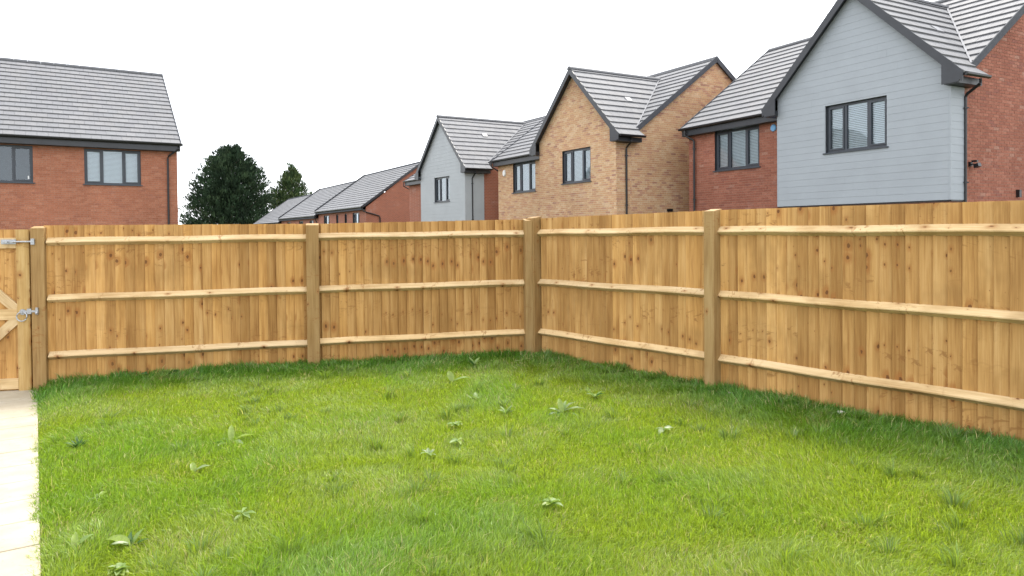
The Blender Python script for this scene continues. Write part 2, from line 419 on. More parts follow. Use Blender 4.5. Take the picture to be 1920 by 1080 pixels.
def holed(mb, F, region, holes, h=0.0):
    parts = [region]
    for hl in holes:
        nx = []
        for p in parts: nx += minus(p, hl)
        parts = nx
    for p in parts:
        p = ccw(p); mb.add([F.P(x, y, h) for x, y in p], [tuple(range(len(p)))])

def window(parent, F, x0, x1, z0, z1, blinds=True, label=None, proud=0.0, sticker=False, blind_drop=1.0):
    """three-light casement: frame mesh 'window' with sill, panes, casements, blind as sub-parts; F wall frame (house local)"""
    dep = -0.07 + proud
    B = lambda mb, a, b, c, d, h0, h1: mb.box(F.P((a + b) / 2, (c + d) / 2, (h0 + h1) / 2), F.e1 * (b - a) / 2, F.e2 * (d - c) / 2, F.n * (h1 - h0) / 2)
    fw = 0.06; W = x1 - x0; m1 = x0 + W * 0.315; m2 = x1 - W * 0.315
    mb = MB()
    B(mb, x0, x0 + fw, z0, z1, dep - 0.07, dep); B(mb, x1 - fw, x1, z0, z1, dep - 0.07, dep)
    B(mb, x0 + fw, x1 - fw, z1 - fw, z1, dep - 0.07, dep); B(mb, x0 + fw, x1 - fw, z0, z0 + fw, dep - 0.07, dep)
    for m in (m1, m2): B(mb, m - 0.035, m + 0.035, z0 + fw, z1 - fw, dep - 0.07, dep)
    # reveals and dark room behind
    w = mb.obj('window', 'frame_grey', parent)
    if label: w['label'] = label
    mb = MB()
    for a, b in ((x0, -1), (x1, 1)):
        mb.add([F.P(a, z0, 0.004), F.P(a, z1, 0.004), F.P(a, z1, dep - 0.07), F.P(a, z0, dep - 0.07)], [(0, 1, 2, 3)])
    mb.add([F.P(x0, z1, 0.004), F.P(x1, z1, 0.004), F.P(x1, z1, dep - .07), F.P(x0, z1, dep - .07)], [(0, 1, 2, 3)])
    mb.add([F.P(x0, z0, 0.004), F.P(x1, z0, 0.004), F.P(x1, z0, dep - .07), F.P(x0, z0, dep - .07)], [(0, 1, 2, 3)])
    mb.obj('reveal', 'anthracite', w)
    mb = MB(); q = [F.P(x0 - .3, z0 - .3, -1.6), F.P(x1 + .3, z0 - .3, -1.6), F.P(x1 + .3, z1 + .2, -1.6), F.P(x0 - .3, z1 + .2, -1.6)]
    q2 = [F.P(x0 - .3, z0 - .3, -.16), F.P(x1 + .3, z0 - .3, -.16), F.P(x1 + .3, z1 + .2, -.16), F.P(x0 - .3, z1 + .2, -.16)]
    mb.add(q + q2, [(0, 1, 2, 3), (0, 1, 5, 4), (1, 2, 6, 5), (2, 3, 7, 6), (3, 0, 4, 7)]); mb.obj('room_interior', 'room_dark', w)
    mb = MB(); B(mb, x0 - 0.05, x1 + 0.05, z0 - 0.035, z0 + 0.0, dep - 0.02, 0.055 + max(0, proud)); mb.obj('sill', 'frame_grey', w)
    lights = [(x0 + fw, m1 - .035, True), (m1 + .035, m2 - .035, False), (m2 + .035, x1 - fw, True)]
    for a, b, cas in lights:
        c, d = z0 + fw, z1 - fw
        if cas:
            mb = MB(); k = 0.045
            B(mb, a + .004, a + k, c + .004, d - .004, dep - .05, dep + 0.018); B(mb, b - k, b - .004, c + .004, d - .004, dep - .05, dep + 0.018)
            B(mb, a + k, b - k, c + .004, c + k, dep - .05, dep + 0.018); B(mb, a + k, b - k, d - k, d - .004, dep - .05, dep + 0.018)
            mb.obj('casement', 'frame_grey', w); a, b, c, d = a + k, b - k, c + k, d - k
        mb = MB(); mb.add([F.P(a, c, dep - .03), F.P(b, c, dep - .03), F.P(b, d, dep - .03), F.P(a, d, dep - .03)], [(0, 1, 2, 3)]); mb.obj('pane', 'glass', w)
        if blinds:
            mb = MB(); zz = d - 0.02; lo = c + (1 - blind_drop) * (d - c)
            while zz > lo:
                tl_ = 0.030
                mb.add([F.P(a - .03, zz, dep - .09), F.P(b + .03, zz, dep - .09), F.P(b + .03, zz - tl_ * 1.35, dep - .085 + .026), F.P(a - .03, zz - tl_ * 1.35, dep - .085 + .026)], [(0, 1, 2, 3)])
                zz -= 0.046
            B(mb, a - .03, b + .03, d - .03, d + .03, dep - .10, dep - .072)
            mb.obj('blind', 'blind_white', w)
    if sticker:
        a, b, cas = lights[2]; mb = MB(); B(mb, b - .10, b - .06, z0 + .13, z0 + .24, dep - .028, dep - .025); mb.obj('sticker', 'plastic_white', w)
    return w

def roundpipe(parent, pts, name='downpipe', r=0.034, mat='gutter_black', clips=None):
    mb = MB(); mb.tube(pts, r, 10)
    if clips:
        for p, d in clips: mb.box(p, (0.045, 0, 0), (0, 0.045, 0), (0, 0, 0.018))
    return mb.obj(name, mat, parent)

def sub_poly(pts):  # helper for plain faces
    return pts

def house(loc, yawdeg, wa, p, W, D, ze, zw, zm, zb, label, wing, palette, mortar, wins, extras, group, bricklim=300, tilelim=300, sidez=None, brick_on=True):
    yaw = math.radians(yawdeg); u = Vector((-math.sin(yaw), math.cos(yaw), 0)); v = Vector((math.cos(yaw), math.sin(yaw), 0))
    org = Vector((loc[0], loc[1], zb)); H = empty('house', org, label, 'house', group)
    z_ = lambda z: z - zb
    P = lambda a, b, z: u * a + v * b + Vector((0, 0, z - zb))
    om, ow, fo, vo_ = 0.25, 0.42, 0.22, 0.10
    tm = (zm - ze) / (D / 2 + om); tw = (zw - ze) / (wa / 2 + ow)
    soff = 0.20
    # wall frames (plane coords x, y=z-zb)
    FW = Frame(P(0, 0, zb), -v); FM = Frame(P(0, p, zb), -v); FE = Frame(P(0, 0, zb), -u); FL = Frame(P(W, 0, zb), u); FLW = Frame(P(wa, 0, zb), u)
    FB = Frame(P(0, p + D, zb), v)
    zt = ze - soff
    rise = lambda a: z_(ze + (a + ow) * tw) - 0.06
    # wing gable polygon (x=-a)
    wingpoly = [(0, 0), (0, rise(0)), (-wa / 2, z_(zw) - 0.09), (-wa, rise(0)), (-wa, 0)]
    mainpoly = [(-wa, 0), (-wa, z_(zt)), (-W, z_(zt)), (-W, 0)]
    endm = lambda b: z_(ze + (b - p + om) * tm) - 0.06
    endpoly = [(p, 0), (p, endm(p)), (p + D / 2, z_(zm) - 0.09), (p + D, endm(p)), (p + D, 0)]
    retpoly = [(0, 0), (0, z_(zt)), (p, z_(zt)), (p, 0)]
    leftpoly = [(-(p), 0), (-p, endm(p)), (-(p + D / 2), z_(zm) - .09), (-(p + D), endm(p)), (-(p + D), 0)]
    holesW = [[(-b, z0 - zb), (-a, z0 - zb), (-a, z1 - zb), (-b, z1 - zb)] for (wl, a, b, z0, z1, bl) in wins if wl == 'wing']
    holesM = [[(-b, z0 - zb), (-a, z0 - zb), (-a, z1 - zb), (-b, z1 - zb)] for (wl, a, b, z0, z1, bl) in wins if wl == 'main']
    def wall(F, poly, holes, mat):
        mb = MB(); holed(mb, F, poly, holes, 0.0); return mb.obj('wall', mat, H)
    bc = []; pc = []
    def bricks(F, poly, holes, par):
        if not brick_on: return
        xs = [q[0] for q in poly]; ys = [q[1] for q in poly]
        pieces = brick_pieces(min(xs), max(xs), 0.0, max(ys), palette)
        bc.extend(cover(par, org, F, [poly], holes, pieces, 'brick', 'brick_face', -0.004, None, 0))
    mort = mortar if brick_on else 'brick_far_' + mortar
    wE = wall(FE, endpoly, [], mort); bricks(FE, endpoly, [], wE)
    wM = wall(FM, mainpoly, holesM, mort); bricks(FM, mainpoly, holesM, wM)
    if wing == 'brick':
        wW = wall(FW, wingpoly, holesW, mort); bricks(FW, wingpoly, holesW, wW)
        wR = wall(FE, retpoly, [], mort); bricks(FE, retpoly, [], wR)
    else:
        sb = sidez - zb
        wW = wall(FW, wingpoly, holesW, mort); lowW = inter(wingpoly, [(-wa - 1, -1), (1, -1), (1, sb), (-wa - 1, sb)]); hiW = inter(wingpoly, [(-wa - 1, sb), (1, sb), (1, 20), (-wa - 1, 20)])
        bricks(FW, lowW, [], wW)
        wR = wall(FE, retpoly, [], mort)
        lowR = inter(retpoly, [(-1, -1), (p + 1, -1), (p + 1, sb), (-1, sb)]); hiR = inter(retpoly, [(-.028, sb), (p, sb), (p, 20), (-.028, 20)])
        bricks(FE, lowR, [], wR)
        FW2 = Frame(P(0, -0.02, zb), -v)
        pl = plank_pieces(-wa, 0, sb, max(q[1] for q in hiW)); hiW2 = hiW
        pc.extend(cover(wW, org, FW2, [hiW2], holesW, pl, 'plank', wing, -0.02, None, 0))
        FE2 = Frame(P(-0.02, 0, zb), -u)
        pc.extend(cover(wR, org, FE2, [hiR], [], plank_pieces(-.1, p, sb, z_(zt), joints=False), 'plank', wing, -0.02, None, 0))
        # starter trim below the planks and corner trims
        mb = MB(); mb.beam(P(-.03, -.035, sidez - .02), P(wa + .01, -.035, sidez - .02), 0.03, 0.03); mb.beam(P(-.035, -.03, sidez - .02), P(-.035, p, sidez - .02), .03, .03); mb.obj('starter_trim', 'gutter_black', H)
        mb = MB(); mb.box(P(-.026, -.026, (sidez + zt) / 2), u * .022, v * .022, Vector((0, 0, (zt - sidez) / 2)))
        mb.obj('corner_trim', wing, H); mb = MB()
        mb.box(P(wa + .003, -.02, (sidez + zt) / 2), u * .015, v * .028, Vector((0, 0, (zt - sidez) / 2))); mb.obj('corner_trim', wing, H)
    emit(bc, org, 'brick', 'brick_face', bricklim)
    if wing != 'brick': emit(pc, org, 'plank', wing, 300 if wing == 'siding_paint' else 0)
    wall(FL, leftpoly, [], mort); wall(FB, [(0, 0), (0, z_(zt)), (W, z_(zt)), (W, 0)], [], mort)
    wall(FLW, [(0, 0), (0, z_(zt)), (-p, z_(zt)), (-p, 0)], [], mort)
    # windows
    for (wl, a, b, z0, z1, bl) in wins:
        window(H, FW if wl == 'wing' else FM, -b, -a, z0 - zb, z1 - zb, bl, proud=0.02 if (wing != 'brick' and wl == 'wing') else 0.0)
    # roof ---------------------------------------------------------
    roof = MB(); slM = Vector((0, 0, 1)) * tm + v; slM.normalize(); nM = slM.cross(u) if slM.cross(u).z > 0 else -slM.cross(u)
    FS = Frame(P(0, p - om, ze), nM, slM)     # x along?
    sx = 1 if FS.e1.dot(u) > 0 else -1        # x = sx*a
    Lm = math.hypot(D / 2 + om, zm - ze); km = Lm / (D / 2 + om)
    mreg = [(sx * -vo_, 0), (sx * (W + vo_), 0), (sx * (W + vo_), Lm), (sx * -vo_, Lm)]
    bval = lambda a: (a + ow) * tw / tm         # b distance above main eave line, right valley
    atop = wa / 2
    V0 = (sx * -ow, 0.0); VT = (sx * atop, bval(atop) * km); V1 = (sx * (wa + ow), 0.0)
    def hp(A, B, inside):     # half-plane (nx,ny,d) with the point 'inside' satisfying <=
        nx, ny = B[1] - A[1], -(B[0] - A[0]); d = nx * A[0] + ny * A[1]
        if nx * inside[0] + ny * inside[1] > d: nx, ny, d = -nx, -ny, -d
        L = math.hypot(nx, ny); return nx / L, ny / L, d / L
    Rr = hp(V0, VT, (sx * -5, 1.0)); Ll = hp(V1, VT, (sx * (wa + 5), 1.0))
    regA = clip(mreg, *Rr)                     # right of the right valley
    tmp = clip(mreg, -Rr[0], -Rr[1], -Rr[2]); regB = clip(tmp, *Ll)
    tc_ = []
    pieces = tile_pieces(-W - 1, W + 1, Lm, TILE)
    tc_all = []
    rf = None
    sheet = MB()
    for rg in (regA, regB): 
        if rg: rgc = ccw(rg); sheet.add([FS.P(x, y, 0) for x, y in rgc], [tuple(range(len(rgc)))])
    # wing slopes
    wl_ = []
    for side in (0, 1):
        aa = (lambda a: a) if side == 0 else (lambda a: wa - a)
        dirv = u * (1 if side == 0 else -1); sl = (dirv + Vector((0, 0, tw))).normalized(); nn = sl.cross(v); nn = nn if nn.z > 0 else -nn
        F2 = Frame(P(aa(-ow), 0, ze), nn, sl); sy = 1 if F2.e1.dot(v) > 0 else -1
        Lw = math.hypot(wa / 2 + ow, zw - ze); kw = Lw / (wa / 2 + ow)
        q = [(-fo, 0), (p - om, 0), (p - om + bval(atop), Lw), (-fo, Lw)]
        reg = [(sy * b, s_) for b, s_ in q]; wl_.append((F2, sy, Lw, kw, [ccw(reg)]))
        if side == 0:
            ex = [(p - om, 0), (p + 0.22, 0), (p - om + bval(-vo_), (ow - vo_) * kw)]
            wl_[-1][4].append(ccw([(sy * b, s_) for b, s_ in ex]))
        for rg in wl_[-1][4]:
            sheet.add([F2.P(x, y, 0) for x, y in rg], [tuple(range(len(rg)))])
    # rear slope
    sheet.add([P(-vo_, p + D + om, ze), P(W + vo_, p + D + om, ze), P(W + vo_, p + D / 2, zm), P(-vo_, p + D / 2, zm)], [(0, 1, 2, 3)])
    rf = sheet.obj('roof', 'underlay', H)
    tcands = cover(rf, org, FS, [r for r in (regA, regB) if r], [], pieces, 'roof_tile', 'roof_tile', 0.004, None, 0)
    for F2, sy, Lw, kw, regs in wl_:
        xs = [x for r in regs for x, y in r]
        tcands += cover(rf, org, F2, regs, [], tile_pieces(min(xs) - .5, max(xs) + .5, Lw, TILE), 'roof_tile', 'roof_tile', 0.004, None, 0)
    emit(tcands, org, 'roof_tile', 'roof_tile', tilelim)
    # ridge tiles
    def ridge(A, B):
        A, B = Vector(A), Vector(B); L = (B - A).length; d = (B - A) / L; n = max(1, int(L / 0.45)); st = L / n
        sdv = d.cross(Vector((0, 0, 1))).normalized()
        mb = MB(); prof = [(-.125, -.075), (-.10, -.02), (-.04, .03), (0, .045), (.04, .03), (.10, -.02), (.125, -.075)]
        vs = [Vector((0, 0, 0)) + sdv * x + Vector((0, 0, 1)) * z for x, z in prof] + [d * (st - .006) + sdv * x + Vector((0, 0, 1)) * z for x, z in prof]
        k = len(prof); mb.add(vs, [(i, i + 1, k + i + 1, k + i) for i in range(k - 1)] + [tuple(range(k)), tuple(range(2 * k - 1, k - 1, -1))], (0.115, 0.117, 0.125))
        me = mb.mesh('ridge_tile', 'roof_tile')
        for i in range(n):
            o = link('ridge_tile', me, rf); o.location = A + d * st * i + Vector((0, 0, .045))
    ridge(P(-vo_ - .02, p + D / 2, zm), P(W + vo_ + .02, p + D / 2, zm))
    ridge(P(wa / 2, -fo - .03, zw), P(wa / 2, p - om + bval(atop) - .02, zw))
    # valley strip
    mb = MB()
    A = P(-vo_, p - om + bval(-vo_), ze + (ow - vo_) * tw + .062); B = P(atop, p - om + bval(atop), zw + .062)
    mb.beam(A, B, 0.04, 0.02); A = P(wa + ow, p - om, ze + .045); mb.beam(A, B, 0.055, .02); mb.obj('valley_lining', 'lead_grey', rf)
    # verge trims on the main gables, each rake its own piece
    for a in (-vo_ - .012, W + vo_ + .012):
        for b0 in (p - om, p + D + om):
            mb = MB(); b_ = b0 if not (a < 0 and b0 < p) else p - om + bval(-vo_); zz = ze + (abs(b_ - (p - om if b0 < p else p + D + om))) * tm
            mb.beam(P(a, b_, zz - .03), P(a, p + D / 2, zm - .03), 0.028, 0.17)
            a2 = -vo_ / 2 - .003 if a < 0 else W + vo_ / 2 + .003
            mb.beam(P(a2, b_, zz - .05), P(a2, p + D / 2, zm - .05), 0.09, 0.06); mb.obj('verge_trim', 'verge_grey', rf)
    # barge boards, soffits
    for side in (0, 1):
        aa = (lambda a: a) if side == 0 else (lambda a: wa - a)
        mb = MB()
        q = [(aa(-ow), ze + .045), (aa(wa / 2), zw + .045), (aa(wa / 2), zw - .20), (aa(-ow + .02), ze - .20 + .02 * tw)]
        F3 = Frame(P(0, -fo, zb), -v); pol = ccw([(-a, z - zb) for a, z in q]); prism(mb, F3, pol, -0.02, lambda x, y: 0.012)
        # box end
        bx = ccw([(-aa(-ow + .02), z_(ze) - .01), (-aa(.06), z_(ze) + (ow + .06) * tw * 1.0 - .20), (-aa(.06), z_(ze) - .175), (-aa(-ow + .10), z_(ze) - .175)])
        prism(mb, F3, bx, -0.018, lambda x, y: 0.010)
        mb.obj('bargeboard', 'anthracite', H)
        mb = MB()      # raked soffit between barge and wall
        A0, A1 = P(aa(-.05), -fo + .01, ze + (ow - .05) * tw - .10), P(aa(wa / 2), -fo + .01, zw - .12); B0, B1 = P(aa(-.05), 0.0, ze + (ow - .05) * tw - .10), P(aa(wa / 2), 0.0, zw - .12)
        mb.add([A0, A1, B1, B0], [(0, 1, 2, 3)]); 
        # eaves box
        b1 = p + .22 if side == 0 else p - om + .02
        mb.box(P(aa(-ow / 2 + .06), (-fo + .01 + b1) / 2, ze - .115), u * (ow / 2 - .05), v * ((b1 + fo - .01) / 2), Vector((0, 0, .075)))
        mb.obj('soffit', 'anthracite', H)
    # gutters
    def gutter(A, B, out):
        A, B, out = Vector(A), Vector(B), Vector(out); mb = MB(); prof = [(-.055, .0), (-.05, -.04), (-.025, -.062), (.025, -.062), (.05, -.04), (.055, .0)]
        vs = [X + out * x + Vector((0, 0, z)) for X in (A, B) for x, z in prof]; k = len(prof)
        mb.add(vs, [(i, i + 1, k + i + 1, k + i) for i in range(k - 1)] + [tuple(range(k)), tuple(range(k, 2 * k))]); mb.obj('gutter', 'gutter_black', H)
    gutter(P(-ow - .03, -fo + .03, ze + .015), P(-ow - .03, p + .25, ze + .015), u)
    gutter(P(wa + ow + .02, p - om - .05, ze + .015), P(W + vo_ + .06, p - om - .05, ze + .015), v)
    # main eaves fascia + soffit
    mb = MB(); mb.box(P((wa + W) / 2 + .03, p - om + .02, ze - .12), u * ((W - wa) / 2 + .05), v * .012, Vector((0, 0, .12)))
    mb.obj('fascia', 'anthracite', H)
    mb = MB(); mb.box(P((wa + W) / 2 + .03, p - om / 2 + .02, ze - .236), u * ((W - wa) / 2 + .05), v * (om / 2 - .01), Vector((0, 0, .008))); mb.obj('soffit', 'anthracite', H)
    for ex in extras: ex(H, P, u, v)
    return H

# far brick: at that distance single bricks are finer than the picture can show
for nm, c1, c2 in (('mortar_red', (0.30, 0.10, 0.055), (0.25, 0.085, 0.05)),):
    s = NT('brick_far_' + nm); tc = s.n('ShaderNodeTexCoord'); geo = s.n('ShaderNodeNewGeometry')
    sp = s.n('ShaderNodeSeparateXYZ'); s.l(geo.outputs['Position'], sp.inputs[0])
    cb = s.n('ShaderNodeCombineXYZ'); s.l(s.math('ADD', s.math('MULTIPLY', sp.outputs[0], 0.87), s.math('MULTIPLY', sp.outputs[1], 0.87)), cb.inputs[0]); s.l(sp.outputs[2], cb.inputs[1])
    br = s.n('ShaderNodeTexBrick'); s.l(cb.outputs[0], br.inputs['Vector']); br.inputs['Scale'].default_value = 1; br.inputs['Brick Width'].default_value = 0.225
    br.inputs['Row Height'].default_value = 0.075; br.inputs['Mortar Size'].default_value = 0.006; br.inputs['Color1'].default_value = c4(c1); br.inputs['Color2'].default_value = c4(c2); br.inputs['Mortar'].default_value = (0.32, 0.2, 0.15, 1)
    col = efflo(s, br.outputs['Color'], geo); s.l(col, s.b.inputs['Base Color']); s.b.inputs['Roughness'].default_value = 0.9

# ------------------------------------------------------------------ ground
def vnoise(x, y, cell, seed):
    x = np.asarray(x) / cell + 1000.3; y = np.asarray(y) / cell + 1000.7
    ix = np.floor(x).astype(np.int64); iy = np.floor(y).astype(np.int64); fx = x - ix; fy = y - iy
    def h(a, b):
        n = (a * 374761393 + b * 668265263 + seed * 1442695041) & 0xffffffff
        n = ((n ^ (n >> 13)) * 1274126177) & 0xffffffff
        return ((n ^ (n >> 16)) & 0xffff) / 65535.0
    sx = fx * fx * (3 - 2 * fx); sy = fy * fy * (3 - 2 * fy)
    return (h(ix, iy) * (1 - sx) + h(ix + 1, iy) * sx) * (1 - sy) + (h(ix, iy + 1) * (1 - sx) + h(ix + 1, iy + 1) * sx) * sy
CORNER = Vector((0.325, 9.63)); LEFT = Vector((-5.42, 8.27)); R1 = Vector((2.04, 7.36)); EDGE = Vector((3.835, 5.35))
rdir = (EDGE - CORNER).normalized(); ldir = (LEFT - CORNER).normalized()
PF = Vector((-5.25, 7.86)); PN = Vector((-2.47, 3.70)); pdir = (PN - PF).normalized(); pnor = Vector((-pdir.y, pdir.x))  # toward lawn side?
if pnor.dot(CORNER - PF) < 0: pnor = -pnor
def ground_z(x, y):
    x = np.asarray(x, float); y = np.asarray(y, float)
    # lawn: slightly lower towards the path
    dp = (x - PF.x) * pnor.x + (y - PF.y) * pnor.y
    z = -0.015 - 0.085 * np.clip(1 - dp / 2.2, 0, 1) ** 1.5
    z = z + 0.018 * (vnoise(x, y, 0.9, 3) - .5) - .055 * np.clip(1 - dp / .16, 0, 1)
    far = np.clip((y - 12) / 40, 0, 4)
    z = np.where(dp < -0.05, -0.24, z)
    return z - 0.5 * far
def grid(name, mat, xs, ys, zf, keep=None):
    X, Y = np.meshgrid(xs, ys); Z = zf(X, Y); nx = len(xs)
    vs = list(zip(X.ravel().tolist(), Y.ravel().tolist(), Z.ravel().tolist())); fs = []
    for j in range(len(ys) - 1):
        for i in range(nx - 1):
            if keep is None or keep((xs[i] + xs[i + 1]) / 2, (ys[j] + ys[j + 1]) / 2): fs.append((j * nx + i, j * nx + i + 1, (j + 1) * nx + i + 1, (j + 1) * nx + i))
    me = bpy.data.meshes.new(name); me.from_pydata(vs, [], fs); me.materials.append(MATS[mat]); me.polygons.foreach_set('use_smooth', [True] * len(fs))
    return link(name, me)
xs = np.concatenate([np.linspace(-600, -12, 20), np.linspace(-10, 12, 280), np.linspace(14, 600, 20)])
ys = np.concatenate([np.linspace(-60, -1, 8), np.linspace(0, 12, 150), np.linspace(13, 900, 60)])
tagit(grid('ground', 'soil', xs, ys, lambda X, Y: ground_z(X, Y) - 0.004), kind='structure')

# ------------------------------------------------------------------ houses
def sec_light(H, P, u, v):
    mb = MB(); mb.box(P(-.03, .75, 3.10), u * .03, v * .04, Vector((0, 0, .05))); mb.tube([P(-.05, .75, 3.10), P(-.14, .78, 3.08)], .018, 8)
    mb.box(P(-.17, .78, 3.06), u * .05 + Vector((0, 0, -.02)), v * .065, Vector((0, 0, .04)) + u * .01); mb.box(P(-.13, .75, 3.16), u * .06, v * .03, Vector((0, 0, .022)))
    tagit(mb.obj('security_light', 'gutter_black', H), 'black security floodlight on the end wall')
    mb = MB(); mb.box(P(-.045, 2.77, 2.45), u * .045, v * .045, Vector((0, 0, .085))); mb.box(P(-.045, 2.77, 2.54), u * .05, v * .05, Vector((0, 0, .008)))
    tagit(mb.obj('wall_light', 'gutter_black', H), 'black box wall light on the end wall')
def disc_on(H, P, u, v, a, b, z, r, mat, name, lab, hh=None, th=.03):
    mb = MB(); n = 20; c = P(a, b, z); hh = hh or r
    for k, (rr, t) in enumerate(((1, 0), (1, th), (.82, th * 1.5))): pass
    rings = [[c - v * t + u * (r * rr * math.cos(2 * math.pi * i / n)) + Vector((0, 0, hh * rr * math.sin(2 * math.pi * i / n))) for i in range(n)] for rr, t in ((1, 0), (1, th), (.8, th * 1.6))]
    vs = [x for R_ in rings for x in R_]; fs = [(j * n + i, j * n + (i + 1) % n, (j + 1) * n + (i + 1) % n, (j + 1) * n + i) for j in range(2) for i in range(n)] + [tuple(range(2 * n, 3 * n))]
    mb.add(vs, fs); tagit(mb.obj(name, mat, H), lab)
def pipe(H, P, a, b, z1, z0, swan=None, clips=True, horiz=None):
    pts = ([P(*q) for q in swan] if swan else []) + [P(a, b, z1), P(a, b, z0)]
    mb = MB(); mb.tube(pts, .034, 10)
    zz = z1 - .25
    while zz > z0:
        c = P(a, b, zz); mb.box(c, (.05, 0, 0), (0, .05, 0), (0, 0, .015)); mb.tube([c - Vector((0, 0, .03)), c + Vector((0, 0, .03))], .041, 10); zz -= 1.7
    mb.obj('downpipe', 'gutter_black', H)
def vent_tile(H, P, u, v, a, b, z, dv):
    mb = MB(); mb.box(P(a, b, z), v * .13, dv * .12, Vector(dv).cross(v).normalized() * .02); mb.obj('roof_vent', 'vent_pale', H)
plain('vent_pale', (0.22, 0.22, 0.23), 0.5, amp=0.1)

def ex3(H, P, u, v):
    sec_light(H, P, u, v)
    disc_on(H, P, u, v, 5.44, .487, 4.63, .105, 'plastic_blue', 'alarm_box', 'round pale blue alarm box under the eaves')
    pipe(H, P, -.06, .50, 4.62, 0.0, swan=[(-.43, .42, 4.97), (-.43, .42, 4.86), (-.10, .48, 4.68)])
    pipe(H, P, 8.74, .40, 4.60, 0.0, swan=[(8.95, .18, 4.97), (8.95, .18, 4.80), (8.78, .38, 4.66)])
    vent_tile(H, P, u, v, 1.10, 1.35, 5.039 + (1.10 + .42) * .97 + .055, (u + Vector((0, 0, .97))).normalized())
def ex2(H, P, u, v):
    disc_on(H, P, u, v, 8.89, .661, 4.26, .10, 'plastic_white', 'alarm_box', 'white oval alarm box under the eaves', hh=.15, th=.05)
    pipe(H, P, -.06, .40, 4.45, 0.0, swan=[(-.40, .36, 4.78), (-.40, .36, 4.66), (-.10, .40, 4.50)])
    pipe(H, P, 9.56, .82, 4.30, 0.0, swan=[(9.62, .36, 4.78), (9.62, .36, 4.60), (9.56, .80, 4.36)])
    vent_tile(H, P, u, v, 1.15, 1.5, 4.845 + (1.15 + .42) * .97 + .055, (u + Vector((0, 0, .97))).normalized())
    mb = MB(); mb.box(P(-.03, 2.4, 2.34), u * .03, v * .12, Vector((0, 0, .05))); mb.obj('flue_vent', 'gutter_black', H)
def ex4(H, P, u, v):
    pipe(H, P, -.06, .34, 4.15, -.4, swan=[(-.40, .34, 4.5), (-.40, .34, 4.4), (-.10, .34, 4.2)])
    pipe(H, P, 9.14, 1.15, 4.02, -.4, swan=[(9.20, .68, 4.5), (9.20, .68, 4.32), (9.14, 1.13, 4.08)])
    vent_tile(H, P, u, v, 1.5, 1.9, 4.577 + (1.5 + .42) * .96 + .055, (u + Vector((0, 0, .96))).normalized())
GH = 'detached houses with projecting gabled wings beyond the right fence'
house((9.942, 16.226), 28.25, 4.832, .487, 9.073, 7.993, 5.039, 7.80, 8.18, -0.1, 'nearest house with grey plank gable, red brick walls and a blue alarm box', 'siding_paint', RED, 'mortar_red',
      [('wing', 1.50, 3.26, 3.64, 4.89, True), ('main', 5.99, 7.86, 3.54, 4.80, True)], [ex3], GH, sidez=2.27)
house((3.592, 24.509), 30.1, 4.893, .661, 9.5, 8.059, 4.845, 7.625, 8.011, -0.25, 'buff brick house with a steep brick gable, between the two grey gabled houses', 'brick', BUFF, 'mortar_pale',
      [('wing', 1.46, 3.27, 3.42, 4.66, True), ('main', 6.27, 8.15, 3.33, 4.60, True)], [ex2], GH)
house((-2.179, 33.881), 31.09, 5.076, .981, 9.085, 8.5, 4.577, 7.402, 7.552, -0.5, 'distant house with smooth pale grey gable and small window, left of the buff brick house', 'siding_pale', RED, 'mortar_red',
      [('wing', 1.62, 3.40, 3.13, 4.38, True)], [ex4], GH, sidez=0.2, brick_on=False)

